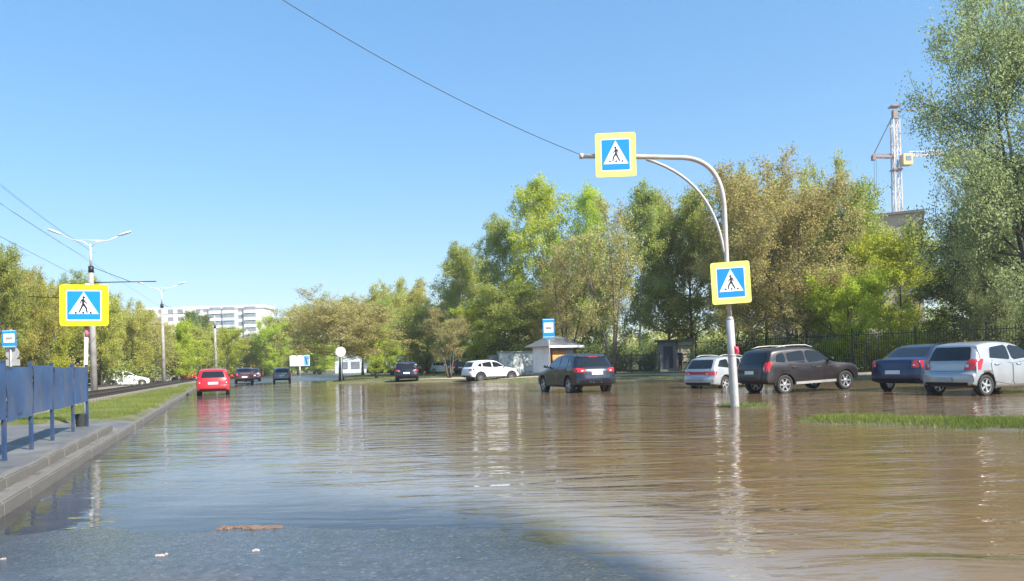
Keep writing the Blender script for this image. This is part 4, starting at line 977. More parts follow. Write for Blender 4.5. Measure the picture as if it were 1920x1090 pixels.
q = A(474, hor(474), 82); car(HATCH, 'hatch', P_black, 'black car half hidden ahead of the maroon sedan', (q.x, q.y, .03), hd, gd, name='moving_car', detail=False)
car(HATCH, 'hatch', P_grey, 'grey-blue car farthest along the road', at_rear_axle(514, 718, .02, (-.30, .95), HATCH, -1), (-.30, .95), gd, name='moving_car', detail=False)
for px, D, sp, ky, pt, hdg, lab in [(700, 100, LOGAN, 'logan', P_teal, (1, .1), 'dark teal sedan parked side-on on the far lawn'),
   (797, 92, CROSS, 'cx', P_red, (.7, .7), 'red SUV parked under the trees'), (822, 90, HATCH, 'hatch', P_white, (.8, -.6), 'small white car in front of the red SUV'),
   (868, 76, HATCH, 'hatch', P_black, (.3, .95), 'dark car in the shade left of the white SUV'), (778, 98, HATCH, 'hatch', P_silver, (.9, .4), 'silver car left of the red SUV')]:
    q = A(px, hor(px), D); car(sp, ky, pt, lab, (q.x, q.y, float(z_bank(q.x, q.y))), hdg, gb, detail=False)
for px, D, sp, ky, pt, lab in [(205, 66, HATCH, 'hatch', P_white, 'white car behind the low railing right of the first lamp pole'), (322, 92, CROSS, 'cx', P_red, 'red car behind the low railing right of the second lamp pole'), (280, 84, HATCH, 'hatch', P_white, 'white car behind the low railing left of the second lamp pole')]:
    q = A(px, hor(px), D); car(sp, ky, pt, lab, (q.x, q.y, .10), (.8, .6), 'cars parked beyond the tram tracks', detail=False)

# ------------------------------------------------------------------ crossing signs
signyellow = mat('sign_yellow_strong', (.88, .87, .012), .45, var=.04)
signpale = mat('sign_yellow_pale', (.84, .86, .19), .45, var=.05)
signblue = mat('sign_blue', (.008, .255, .66), .4, var=.05)
signwhite = mat('sign_white', (.86, .88, .88), .4, var=.03)
signblack = mat('sign_black', (.03, .025, .03), .5, var=.1)
def crossing_sign(parent, c, w, h, facing, ymat, mirror=1, tilt=0.0, name='crossing_sign'):
    """plate centred at c (local to parent), facing angle in the ground plane, layers stacked 4 mm apart"""
    fx, fy = math.cos(facing), math.sin(facing); ax, ay = -fy, fx     # a: to the right as seen from the front
    ct, st = math.cos(tilt), math.sin(tilt)
    def fn(d):
        return lambda a, b, e: (c[0]+ax*(a*ct-b*st)+fx*(d+e), c[1]+ay*(a*ct-b*st)+fy*(d+e), c[2]+a*st+b*ct)
    m = MB(); m.prism(roundrect(w, h, .06), .03, fn(0)); p = m.build(name, ymat, parent)
    iw, ih = w*.735, h*.735
    m = MB(); m.prism(roundrect(iw, ih, .02), .004, fn(.03)); m.build('white_border', signwhite, p)
    m = MB(); m.prism(roundrect(iw*.93, ih*.93, .015), .004, fn(.034)); m.build('blue_field', signblue, p)
    m = MB(); m.prism([(-iw*.42, -ih*.285), (iw*.42, -ih*.285), (.0, ih*.44)], .004, fn(.038)); m.build('white_triangle', signwhite, p)
    m = MB(); k = iw
    def limb(p0, p1, w0, w1):
        p0, p1 = Vector(p0), Vector(p1); d = (p1-p0).normalized(); n_ = Vector((-d.y, d.x))
        q = [p0+n_*w0, p0-n_*w0, p1-n_*w1, p1+n_*w1]; q = [(mirror*v.x*k, v.y*k) for v in q]
        m.prism(q if mirror > 0 else q[::-1], .004, fn(.042))
    m.prism([(mirror*k*(-.005+.038*math.cos(t*PI/6)), k*(.235+.038*math.sin(t*PI/6))) for t in range(12)], .004, fn(.042))
    limb((.015,.19), (.01,.02), .035, .03); limb((.0,.03), (-.085,-.10), .03, .022); limb((-.08,-.09), (-.10,-.225), .022, .018)
    limb((.015,.03), (.075,-.10), .03, .022); limb((.07,-.09), (.135,-.22), .022, .018)
    limb((.01,.18), (-.055,.09), .018, .015); limb((-.055,.095), (-.10,.045), .014, .012)
    limb((.03,.18), (.075,.12), .018, .015); limb((.075,.125), (.085,.05), .014, .012)
    m.build('walking_figure', signblack, p)
    for xx in (-.20, .01, .22):
        m = MB(); m.prism([(mirror*k*(xx-.035), -k*.245), (mirror*k*(xx+.035), -k*.245), (mirror*k*(xx+.025), -k*.195), (mirror*k*(xx-.02), -k*.195)][::mirror], .004, fn(.042)); m.build('zebra_mark', signblack, p)
    m = MB()
    for b_ in (-h*.22, h*.22): m.beam(fn(-.02)(-w*.22, b_, 0), fn(-.02)(w*.22, b_, 0), .035)
    m.build('bracket', galv, p)
    return p
B0 = G(1378, 764); bz = .0
post = empty('crossing_sign_post', B0); tag(post, 'bent grey steel post carrying two yellow-framed pedestrian crossing signs', 'sign post')
D = B0.y
def rel(px, py, d=None): return A(px, py, D if d is None else d) - B0
m = MB(); m.tube([rel(1378.5, 775), rel(1378, 762), rel(1372, 662), rel(1368.5, 600)], [.115, .112, .105, .10], 14)
m.tube([rel(1368.5, 600), rel(1368.2, 594)], [.10, .062], 14); m.build('lower_post', galv, post, True)
def bez(P, n=14):
    out = []
    for i in range(n+1):
        t = i/n; q = [Vector(p) for p in P]
        while len(q) > 1: q = [q[j].lerp(q[j+1], t) for j in range(len(q)-1)]
        out.append(q[0])
    return out
m = MB(); up = [rel(1368.2, 596), rel(1363, 500), rel(1358.5, 400)] + bez([rel(1358, 390), rel(1354, 330), rel(1330, 300), rel(1283, 296)])
m.tube(up + [rel(1240, 295), rel(1150, 293.5), rel(1088, 293)], .062, 12); m.build('bent_upper_pole', beigepole, post, True)
m = MB(); m.tube([rel(1093, 293), rel(1086.5, 293)], .075, 12); m.build('end_cap', beigepole, post, True)
m = MB(); m.tube([rel(1361, 480)] + bez([rel(1357, 470), rel(1343, 385), rel(1300, 325), rel(1212, 299)]), .04, 10); m.build('brace', beigepole, post, True)
fa = math.atan2(-1, -.14)
sg1 = rel(1153, 293.5); crossing_sign(post, (sg1.x, sg1.y-.12, sg1.z), 75/F_PX*D, 82/F_PX*D, -PI/2-.05, signpale, 1, .0, 'hanging_crossing_sign')
sg2 = rel(1367.5, 531.5); crossing_sign(post, (sg2.x, sg2.y-.12, sg2.z), 71/F_PX*D, 78/F_PX*D, -PI/2-.12, signpale, 1, .035, 'post_crossing_sign')
for yy, tt in ((512, 1362.8), (552, 1365)):
    m = MB(); m.tube([rel(tt, yy+3), rel(tt-.3, yy-3)], .075, 12); m.build('clamp', galv, post, True)
m = MB(); m.tube([rel(1372.4, 668), rel(1372.2, 665)], .112, 14); m.build('seam_ring', galv, post, True)
m = MB(); c = rel(1378, 657); rng = np.random.default_rng(3)
m.add([c+Vector((-.06,-.09,.13)), c+Vector((.08,-.05,.07)), c+Vector((.09,-.04,-.09)), c+Vector((-.04,-.09,-.12)), c+Vector((.03,-.14,.0))], [(0,1,4),(1,2,4),(2,3,4),(3,0,4)])
m.build('red_ribbon', mat('ribbon_red', (.75, .04, .10), .6, var=.1), post)

L0 = K(11.1, -1.03, .20); L0 = G(161, 791, .2)
lp = empty('crossing_sign_post', L0); tag(lp, 'slim white post with a bright yellow-framed crossing sign by the blue barrier', 'sign post')
DL = L0.y; rl = lambda px, py: A(px, py, DL) - L0
m = MB(); m.tube([rl(161, 800), rl(160.5, 700), rl(163.5, 532)], .045, 10); m.build('post', mat('post_white', (.66,.65,.63), .6, var=.2, dirt_or_shade=((.3,.25,.2), .6, 4, .5)), lp, True)
m = MB(); m.tube([rl(162.3, 632), rl(162.5, 612)], .049, 10); m.build('red_band', mat('band_red', (.55,.18,.20), .6, var=.2), lp, True)
c = rl(162.5, 573.5); crossing_sign(lp, (c.x, c.y-.09, c.z), 85/F_PX*DL, 77/F_PX*DL, -PI/2+.12, signyellow, -1, -.02)

# bus stop signs ---------------------------------------------------------------
def bus_sign(parent, c, w, h, facing):
    fx, fy = math.cos(facing), math.sin(facing); ax, ay = -fy, fx
    fn = lambda d: (lambda a, b, e: (c[0]+ax*a+fx*(d+e), c[1]+ay*a+fy*(d+e), c[2]+b))
    m = MB(); m.prism(roundrect(w, h, .03), .03, fn(0)); p = m.build('stop_sign', signblue, parent)
    m = MB(); m.prism(roundrect(w*.80, h*.50, .02, cy=h*.05), .004, fn(.03)); m.build('white_panel', signwhite, p)
    m = MB(); m.prism(roundrect(w*.52, h*.07, .015, cy=h*.0), .004, fn(.034)); m.prism(roundrect(w*.50, h*.05, .015, cy=h*.075), .004, fn(.034)); m.build('bus_symbol', mat('symbol_grey', (.25,.2,.2), .6), p)
    m = MB(); m.prism(roundrect(w*.94, h*.02, .004, cy=h*.46), .004, fn(.03)); m.prism(roundrect(w*.94, h*.02, .004, cy=-h*.42), .004, fn(.03)); m.build('white_edge', signwhite, p)
    return p
S0 = A(20, 735, 33); S0.z = .1
bs = empty('bus_stop_post', S0); tag(bs, 'small blue bus stop sign on a post behind the blue barrier', 'bus stop sign')
r_ = lambda px, py: A(px, py, 33) - S0
m = MB(); m.tube([(0,0,0), r_(20, 618)], .035, 8); m.build('post', galv, bs, True)
c = r_(19.5, 636); bus_sign(bs, (c.x, c.y-.06, c.z), .60, .78, -PI/2)
m = MB(); c = r_(22, 663); m.lathe([(.001,-.012),(.30,-.012),(.30,.012),(.001,.012)], 24, 'Y', (c.x, c.y+.05, c.z)); m.build('round_plate', galv, bs)
m = MB(); c = r_(23, 680); m.box((c.x, c.y+.05, c.z), (.62, .02, .28)); m.build('small_plate', galv, bs)
S1 = A(1031, hor(1031), 54.5); S1.z = float(z_bank(S1.x, S1.y))
bs = empty('bus_stop_post', S1); tag(bs, 'tall blue and white bus stop sign standing in front of the shelter', 'bus stop sign')
m = MB(); r_ = lambda px, py: A(px, py, 54.5) - S1
m.tube([(0,0,0), r_(1028, 600)], .04, 8); m.build('post', galv, bs, True)
c = r_(1028.5, 616.5); p = bus_sign(bs, (c.x, c.y-.06, c.z), 22/F_PX*54.5, 37/F_PX*54.5, -PI/2)

# round sign, billboard -------------------------------------------------------------
S2 = G(641, 718, .02); rs = empty('round_sign', S2); tag(rs, 'round white sign plate on a thin post at the lawn tip', 'sign')
r_ = lambda px, py: A(px, py, S2.y) - S2
m = MB(); m.tube([(0,0,-.1), r_(639, 652)], .04, 8); m.build('post', galv, rs, True)
c = r_(639, 660); R = 9.6/F_PX*S2.y
m = MB(); m.lathe([(.001,.02),(R,.02),(R,-.01),(.001,-.01)], 28, 'Y', (c.x, c.y-.06, c.z)); pl = m.build('plate', mat('sign_cream', (.82,.80,.70), .5, var=.04), rs)
m = MB(); m.lathe([(R*.93,-.016),(R*.84,-.016)], 28, 'Y', (c.x, c.y-.06, c.z)); m.build('faded_ring', mat('ring_faded', (.70,.62,.52), .6, var=.1), pl)
m = MB(); m.prism([(-.10,-.16),(.02,-.16),(.12,.16),(.0,.16)], .004, lambda a, b, e: (c.x+a, c.y-.075-e, c.z+b)); m.build('faded_mark', mat('mark_faded', (.55,.50,.42), .6), pl)
S3 = A(562, hor(562), 135); S3.z = .05; bb = empty('billboard', S3); tag(bb, 'white and blue billboard on one leg beside the far road', 'billboard')
r_ = lambda px, py: A(px, py, 135) - S3
m = MB(); m.tube([(0,0,-.3), r_(562, 684)], .13, 8); m.build('leg', galv, bb, True)
c = r_(562, 676.5); m = MB(); m.box((c.x, c.y, c.z), (3.55, .25, 1.95)); m.build('panel', signwhite, bb)
m = MB(); m.box((c.x-.45, c.y-.135, c.z), (2.4, .012, 1.75)); m.build('white_poster', mat('poster_white', (.82,.81,.80), .6, var=.04), bb)
m = MB(); m.box((c.x+1.25, c.y-.135, c.z), (.9, .012, 1.75)); bp_ = m.build('blue_poster', mat('poster_blue', (.20,.50,.80), .5, var=.15), bb)
m = MB(); m.prism([(.25,-.7),(.55,-.7),(.35,.55),(.12,.55)], .01, lambda a, b, e: (c.x+.9+a, c.y-.142-e, c.z+b)); m.build('dark_shape', mat('poster_navy', (.03,.10,.35), .5), bp_)

# blue barrier on the platform --------------------------------------------------------
bluepanel = mat('barrier_blue', (.040, .092, .205), .5, var=.35, scale=1.6, dirt_or_shade=((.11,.13,.17), .7, 1.4, .46), rvar=.15)
bluepost = mat('barrier_post', (.028, .055, .12), .55, var=.25, dirt_or_shade=((.12,.10,.08), .6, 5, .5))
PA, PB = G(3, 867, .245), G(160, 800, .245)
dv = (PB-PA); Ltot = dv.length; dv.normalize(); ang = math.atan2(dv.y, dv.x)
def pts_at(px):                    # along the barrier line, the point in the photo column px
    d = ray(px, 700); n_ = Vector((-dv.y, dv.x)); t = (PA.x*n_.x+PA.y*n_.y)/(d.x*n_.x+d.y*n_.y); return Vector((d.x*t, d.y*t, .245))
cols = [-62, 4, 55, 95, 134, 161]
bar = empty('blue_barrier', pts_at(4)); tag(bar, 'row of blue sheet metal panels on posts along the platform edge', 'barrier')
o0 = pts_at(4); PTS = [pts_at(c) - o0 for c in cols]; top, bot = 1.20, .50
for i, p in enumerate(PTS):
    m = MB(); m.beam(p+Vector((0,0,-.05)), p+Vector((.012,0,top+.06)), .042, .042); m.build('post', bluepost, bar)
rp = random.Random(2)
for i in range(len(PTS)-1):
    a, b = PTS[i], PTS[i+1]; d = (b-a).normalized(); n_ = Vector((d.y, -d.x, 0)); rows = []; wv = rp.uniform(0, 6)
    a2, b2 = a + d*.035, b - d*.035; dz = rp.uniform(-.02, .02)
    for z in np.linspace(bot+dz, top+dz, 9):
        rows.append([a2.lerp(b2, t) + n_*(.030+.012*math.sin(t*5+wv+z*3)+.006*math.sin(z*9+wv)) + Vector((0,0,z)) for t in np.linspace(0, 1, 11)])
    back = [[p - n_*.006 for p in r] for r in rows]
    m = MB(); m.grid(rows); m.grid(back, flip=True); m.build('panel', bluepanel, bar, True)
for z in (top-.04, bot+.05):
    m = MB(); m.beam(PTS[0]+Vector((0,0,z)), PTS[-1]+Vector((0,0,z)), .03, .04); m.build('rail', bluepost, bar)
q = G(152, 800, .24); m = MB(); m.lathe([(.001,.0),(.09,0),(.11,.25),(.10,.26),(.085,.03),(.001,.03)], 14, 'Z'); tag(m.build('litter_bucket', plastic, loc=q), 'small dark bucket at the foot of the last barrier post', 'bucket')

# lamp and tram poles --------------------------------------------------------------------
lamp_head = mat('lamp_head', (.62,.63,.63), .45, .2, var=.1)
LP = [(176, 43, 440, 'first lamp pole, nearest, behind the square crossing sign', 1), (307, 71, 533, 'second lamp pole with double arm, left of the red car', 1),
      (405, 96, 585, 'third lamp pole, rising above the red car', 0), (465, 124, 612, 'fourth lamp pole, beside the maroon sedan', 0), (524, 152, 632, 'farthest lamp pole, beside the grey-blue car', 0)]
POLES = []
for px, Dp, topy, lab, arms in LP:
    b0 = A(px, hor(px), Dp); b0.z = .14; H = CAM_H + (hor(px)-topy)/F_PX*Dp - .14
    r = empty('lamp_pole', b0, TRZ-PI/2); tag(r, 'concrete ' + lab, 'lamp pole', 'lamp poles along the tram line'); POLES.append((b0, H))
    hc = H*.80
    m = MB(); m.tube([(0,0,-.2), (0,0,hc)], [.19,.13], 12); m.build('concrete_post', concrete, r, True)
    m = MB(); m.tube([(0,0,hc-.35), (0,0,hc+.02)], .145, 12); m.build('collar', blackmet, r, True)
    m = MB(); m.tube([(0,0,hc), (0,0,H*.94)], [.07,.05], 8)
    m.build('mast', lamp_head, r, True)
    m = MB(); m.tube([(0,0,H*.70), (3.4,0,H*.70+.1)], .03, 6); m.tube([(0,0,H*.80), (2.0,0,H*.70+.08)], .015, 4); m.tube([(-.1,0,H*.60), (-3.2,0,H*.60+.1)], .025, 6); m.build('wire_bracket', blackmet, r, True)
    if arms:
        for sg in (-1, 1):
            m = MB(); m.tube([(0,0,H*.92), (sg*.35,0,H*.955), (sg*.9,0,H*.965), (sg*1.55,0,H*1.0)], [.035,.03,.028,.025], 6); ar = m.build('arm', lamp_head, r, True)
            m = MB(); m.lathe([(.001,-.42),(.06,-.38),(.13,-.15),(.14,.1),(.10,.36),(.001,.40)], 12, 'Y')
            m.v = [(sg*(1.78+p[1]*.92), p[0], H*1.012+p[2]*.55+p[1]*.34) for p in m.v]; m.build('lamp_head', lamp_head, ar, True)
        m = MB(); m.tube([(-.95,0,H*.965), (.95,0,H*.965)], .02, 5); m.build('cross_bar', lamp_head, r, True)

# wires ------------------------------------------------------------------------------------
wire = mat('wire', (.03, .03, .035), .5, var=0)
wiref = mat('wire_grey', (.16, .19, .22), .5, var=0)
def cable(name, p, q, sag, rad, m_, label, group=None, n=24):
    p, q = Vector(p), Vector(q); P = []
    for i in range(n+1):
        t = i/n; a = p.lerp(q, t); a.z -= sag*4*t*(1-t); P.append(a-p)
    b = MB(); b.tube(P, rad, 5); o = b.build(name, m_, loc=p); tag(o, label, 'cable', group); return o
tip = A(1088, 290, D); far = A(610, 0, 15.5); d = far-tip
cable('overhead_cable', tip, tip + d*1.9, .55, .0095, mat('cable_dark', (.07,.08,.10), .5, var=0), 'single dark cable crossing the open sky to the arm tip')
for qn, z, rr, lab, mm in ((-.76, 5.55, .008, 'lower contact wire over the nearer tram track', wiref), (-.76, 6.6, .006, 'upper carrier wire over the nearer tram track', wiref),
                       (-5.76, 5.55, .007, 'lower contact wire over the farther tram track', wiref), (-5.76, 6.6, .006, 'upper carrier wire over the farther tram track', wiref)):
    cable('tram_wire', T(-31, qn, z), T(130, qn, z), .0, rr, mm, lab, 'tram wires', 60)
for k_, (dx, dz) in enumerate(((-.3, .05), (.3, .35), (.0, .8))):
    b0, H = POLES[0]; cable('power_line', b0 + Vector((dx+9.8, -31, H*.86+dz+1.4)), b0 + Vector((dx, 0, H*.86+dz*.5)), .5, .006, wiref, ('lowest','middle','highest')[k_] + ' thin power line running up to the first lamp pole', 'thin power lines')
pa, pb = T(-13.5, -.76, 6.6), T(-13.5, -.76, 5.55)
b = MB(); b.tube([(0,0,0), pb-pa], .02, 5); b.tube([(0,0,-.03), (0,0,.05)], .05, 6); tag(b.build('wire_hanger', wire, loc=pa), 'short hanger joining the two wires over the nearer track', 'wire hanger')

# fences -------------------------------------------------------------------------------------
def fence_line(name, P, h, post_every, pick_every, m_, label, zf, pick_r=.010, post_w=.07, stuff=False):
    P = [Vector((p[0], p[1], 0)) for p in P]; o0 = P[0].copy(); o0.z = float(zf(o0.x, o0.y))
    r = empty(name, o0); tag(r, label, 'fence'); pk = MB(); pk.box((0,0,h*.5), (pick_r*2, pick_r*2, h*.96)); pm = pk.mesh('picket', m_)
    po = MB(); po.box((0,0,h*.52-.1), (post_w, post_w, h*1.06+.2)); po.prism([(-post_w*.6,-post_w*.6),(post_w*.6,-post_w*.6),(post_w*.6,post_w*.6),(-post_w*.6,post_w*.6)], .03, lambda a, b, e: (a, b, h*1.05+e)); pom = po.mesh('post', m_)
    allp = MB()
    for a, b in zip(P, P[1:]):
        L_ = (b-a).length; d = (b-a)/L_; rz = math.atan2(d.y, d.x)
        za, zb = float(zf(a.x, a.y)), float(zf(b.x, b.y))
        for zz in (h*.12, h*.90):
            m = MB(); m.beam(a-o0+Vector((0,0,za+zz)), b-o0+Vector((0,0,zb+zz)), .03, .04); m.build('rail', m_, r)
        n_ = int(L_/post_every)
        for i in range(n_+1):
            p = a+d*L_*i/n_; o = link_mesh('post', pom, r, p-o0+Vector((0,0,za+(zb-za)*i/n_))); o.rotation_euler = (0,0,rz)
        n_ = int(L_/pick_every)
        for i in range(1, n_):
            p = a+d*L_*i/n_ - o0 + Vector((0,0,za+(zb-za)*i/n_))
            if stuff: allp.box((p.x, p.y, p.z+h*.5), (pick_r*2, pick_r*2, h*.96))
            else: o = link_mesh('picket', pm, r, p); o.rotation_euler = (0,0,rz)
    if stuff: o = allp.build('pickets', m_, r); o['kind'] = 'stuff'
    return r
zfl = lambda x, y: .28
fence_line('iron_fence', [A(1305, hor(1305), 53), A(1598, hor(1598), 43.5), A(1850, hor(1850), 39), A(2050, hor(2050), 35.5)], 2.35, 2.5, .13, blackmet, 'tall black iron picket fence behind the parked cars', zfl)
fence_line('green_fence', [A(1085, hor(1085), 60), A(1236, hor(1236), 57)], 1.5, 2.2, .10, mat('fence_green', (.02,.035,.03), .6, var=.3), 'low dark green fence between the shelter and the guard booth', zfl, .016)
RA = G(205, 715, .1); rail_pts = [T(-6, -10), T(95, -11)]
fence_line('low_railing', rail_pts, 1.0, 2.6, .16, mat('railing_grey', (.32,.34,.36), .6, .2, var=.2), 'low grey railing on the far side of the tram tracks', lambda x, y: .10, .014, .05, True)

# bus shelter --------------------------------------------------------------------------------
SC = A(1040, hor(1040), 58); zs = float(z_bank(SC.x, SC.y)); sh = empty('bus_shelter', (SC.x, SC.y, zs), math.radians(38)); tag(sh, 'small bus shelter with white end wall and grey gabled roof', 'bus shelter')
wallw = mat('shelter_wall', (.66,.66,.67), .7, var=.08, scale=2, dirt_or_shade=((.4,.38,.36), .4, 1.5, .52))
roofm = mat('shelter_roof', (.13,.135,.14), .7, var=.25); wood = mat('shelter_wood', (.13,.085,.055), .8, var=.3)
SX, SY, HH = 2.7, 1.9, 2.3        # local x along the open front (faces -y)
m = MB(); m.box((-SX/2, 0, HH/2+.05), (.10, SY, HH-.1)); m.build('end_wall', wallw, sh)
m = MB(); m.box((-SX/2-.01, 0, .12), (.13, SY+.03, .26)); m.build('plinth', concrete, sh)
m = MB(); m.box((SX/2, 0, HH/2+.05), (.10, SY, HH-.1)); m.build('end_wall', wallw, sh)
m = MB(); m.box((0, SY/2-.05, HH/2+.05), (SX-.12, .08, HH-.1)); m.build('back_wall', mat('shelter_back', (.50,.46,.42), .8, var=.2), sh)
m = MB(); m.box((-.35, -SY/2+.08, 1.52), (1.25, .05, .75)); m.build('orange_poster', mat('poster_orange', (.58,.28,.09), .6, var=.45, scale=4), sh)
m = MB(); m.box((.75, -SY/2+.08, 1.52), (.85, .05, .75)); m.build('grey_poster', mat('poster_grey', (.42,.40,.45), .6, var=.25, scale=5), sh)
m = MB(); m.box((0, SY/2-.35, .45), (2.2, .36, .06)); m.box((-.9, SY/2-.35, .22), (.06,.3,.42)); m.box((.9, SY/2-.35, .22), (.06,.3,.42)); m.build('bench', wood, sh)
ov = .5; rx, ry, rh = SX/2+ov, SY/2+ov, .72
for sgn in (-1, 1):
    m = MB(); a = [(-rx, sgn*ry, HH-.05), (rx, sgn*ry, HH-.05), (rx*.42, 0, HH+rh), (-rx*.42, 0, HH+rh)]
    m.add(a + [(p[0], p[1], p[2]-.06) for p in a], [(0,1,2,3)[::sgn and -sgn], (4,5,6,7), (0,1,5,4), (1,2,6,5), (2,3,7,6), (3,0,4,7)]); m.build('roof_slope', roofm, sh)
    m = MB(); a = [(sgn*rx, -ry, HH-.052), (sgn*rx, ry, HH-.052), (sgn*rx*.42, 0, HH+rh-.002)]
    m.add(a + [(p[0], p[1], p[2]-.06) for p in a], [(0,1,2), (3,4,5), (0,1,4,3), (1,2,5,4), (2,0,3,5)]); m.build('hip_slope', roofm, sh)
m = MB(); m.box((0, -ry, HH-.10), (2*rx, .04, .16)); m.build('fascia', wallw, sh)
for xx in (-SX/2+.05, SX/2-.05): m = MB(); m.box((xx, -SY/2, HH/2), (.09, .09, HH)); m.build('corner_post', wood, sh)

# white shed, dappled leaf shadow painted into its side ----------------------------------------------------------------
SC = A(968, hor(968), 63); sd_ = empty('dappled_shed', (SC.x, SC.y, float(z_bank(SC.x, SC.y))), .12); tag(sd_, 'low white shed with dappled greenish leaf shadow in its colour behind the white SUV', 'shed')
dapple = mat('shed_leaf_shadow', (.66,.67,.63), .8, var=.2, scale=5, dirt_or_shade=((.12,.17,.13), .9, 2.6, .50))  # dappled leaf shadow painted into the wall colour as dark greenish blotches
m = MB(); m.box((0, .8, .95), (2.9, 1.7, 1.9)); m.build('walls', dapple, sd_)
for i in range(6): m = MB(); m.box((-1.45+.58*i, -.07, .95), (.05, .04, 1.86)); m.build('wall_rib', dapple, sd_)
m = MB(); m.box((0, .8, 1.94), (3.1, 1.95, .08)); m.build('roof', mat('shed_roof', (.35,.36,.36), .7, var=.2), sd_)
m = MB(); m.box((-1.9, .8, .85), (.85, 1.6, 1.7)); m.build('grey_annex', mat('shed_grey', (.14,.16,.18), .8, var=.2), sd_)

# guard booth and person --------------------------------------------------------------------------
GC = A(1268, hor(1268), 58.5); gz = .28; gbo = empty('guard_booth', (GC.x, GC.y, gz), -.25); tag(gbo, 'beige guard booth with a dark doorway and flat dark roof by the gate', 'booth')
beige = mat('booth_beige', (.46,.39,.26), .8, var=.25, scale=3, dirt_or_shade=((.25,.24,.15), .6, 1.4, .5)); greyb = mat('booth_grey', (.24,.25,.23), .8, var=.2)
m = MB(); m.box((.72, .6, 1.2), (1.25, 1.3, 2.4)); m.build('front_wall', beige, gbo)
m = MB(); m.box((-.70, .75, 1.2), (1.5, 1.2, 2.4)); m.build('side_wall', greyb, gbo)
m = MB(); m.box((-.62, .13, 1.15), (.72, .06, 1.75)); m.build('door', mat('booth_door', (.03,.035,.045), .6, var=.3), gbo)
m = MB(); m.box((.0, .6, 2.46), (3.3, 1.9, .13)); m.build('roof', blackmet, gbo)
for xx in (.08, 1.37): m = MB(); m.box((xx, -.12, 1.2), (.12, .12, 2.4)); m.build('post', mat('booth_post', (.10,.07,.045), .8, var=.3), gbo)
for zz in (.7, 1.35, 2.0): m = MB(); m.box((.72, -.065, zz), (1.1, .03, .05)); m.build('wall_trim', MATS['booth_post'], gbo)
def person(loc, rz):
    me = bpy.data.meshes.new('person'); bm = bmesh.new(); lay = bm.verts.layers.skin.verify(); V = {}
    J = dict(pel=(0,0,.95,.15,.11), waist=(0,0,1.10,.14,.10), chest=(0,.0,1.32,.17,.115), neck=(0,0,1.50,.06,.06), head0=(0,-.015,1.57,.075,.085), head1=(0,-.02,1.67,.082,.095), head2=(0,-.015,1.74,.05,.06),
      sl=(-.19,0,1.43,.065,.065), el=(-.25,.02,1.16,.05,.05), wl=(-.24,-.10,.95,.037,.037), hl=(-.235,-.13,.87,.035,.03),
      sr=(.19,0,1.43,.065,.065), er=(.25,.03,1.15,.05,.05), wr=(.24,-.04,.92,.037,.037), hr=(.235,-.06,.84,.035,.03),
      hipl=(-.10,0,.88,.095,.10), kl=(-.11,-.02,.50,.065,.07), al=(-.12,.02,.10,.045,.05), fl=(-.13,-.13,.045,.045,.035),
      hipr=(.10,0,.88,.095,.10), kr=(.10,.01,.50,.065,.07), ar=(.11,.05,.10,.045,.05), fr=(.13,-.10,.045,.045,.035))
    for k_, (x, y, z, a, b) in J.items():
        v = bm.verts.new((x, y, z)); v[lay].radius = (a, b); V[k_] = v; v[lay].use_root = (k_ == 'pel')
    for e in 'pel waist,waist chest,chest neck,neck head0,head0 head1,head1 head2,chest sl,sl el,el wl,wl hl,chest sr,sr er,er wr,wr hr,pel hipl,hipl kl,kl al,al fl,pel hipr,hipr kr,kr ar,ar fr'.split(','):
        a, b = e.split(); bm.edges.new((V[a], V[b]))
    bm.to_mesh(me); bm.free(); o = link_mesh('tmp', me)
    o.modifiers.new('s', 'SKIN').use_smooth_shade = True; o.modifiers.new('d', 'SUBSURF').levels = 2; o.modifiers['d'].render_levels = 2
    out = bpy.data.meshes.new_from_object(o.evaluated_get(bpy.context.evaluated_depsgraph_get())); bpy.data.objects.remove(o)
    for m_ in (mat('skin', (.42,.27,.20), .6, var=.08), mat('jacket', (.025,.032,.05), .8, var=.2), mat('trousers', (.012,.013,.018), .85, var=.2), mat('shoes', (.6,.6,.6), .6, var=.1), mat('hair', (.03,.02,.015), .7), mat('scarf', (.45,.5,.6), .8)): out.materials.append(m_)
    for p in out.polygons:
        c = p.center
        if c.z > 1.66 or (c.z > 1.56 and c.y > .01): k_ = 4
        elif c.z > 1.50: k_ = 0
        elif c.z > 1.45 and abs(c.x) < .09: k_ = 5
        elif abs(c.x) > .17 and c.z < .92: k_ = 0
        elif c.z > .92: k_ = 1
        elif c.z < .09: k_ = 3
        else: k_ = 2
        p.material_index = k_
    r = link_mesh('person', out, loc=loc); r.rotation_euler = (0, 0, rz); return r
PP_ = A(1275, hor(1275), 56); pe = person((PP_.x, PP_.y, .28), .5); tag(pe, 'person in dark jacket and trousers with pale shoes walking past the guard booth', 'person')

# far buildings ------------------------------------------------------------------------------------
panelm = mat('panel_white', (.70,.68,.66), .8, var=.06, scale=.3); panelp = mat('panel_pink', (.66,.58,.55), .8, var=.06, scale=.3)
glz = mat('flat_window', (.22,.24,.27), .2, var=.3, scale=.5); balc = mat('balcony_white', (.76,.78,.80), .7, var=.1, scale=.4); balb = mat('balcony_blue', (.48,.56,.68), .6, var=.15, scale=.3)
BD = 300.0; bl, brr = A(345, hor(345), BD), A(498, hor(498), BD); bw = (brr.x-bl.x); topz = A(420, 573, BD).z
ab = empty('apartment_block', ((bl.x+brr.x)/2, BD, 0)); tag(ab, 'white nine-storey apartment block with glazed balconies above the trees', 'building')
nf = 9; fh = (topz-1.6)/nf
m = MB(); m.box((0, 6, (topz-1.2)/2), (bw, 12, topz-1.2)); m.build('wall', panelm, ab)
m = MB(); m.box((0, 6, topz-.7), (bw+1, 12.6, 1.3)); m.build('parapet', panelp, ab)
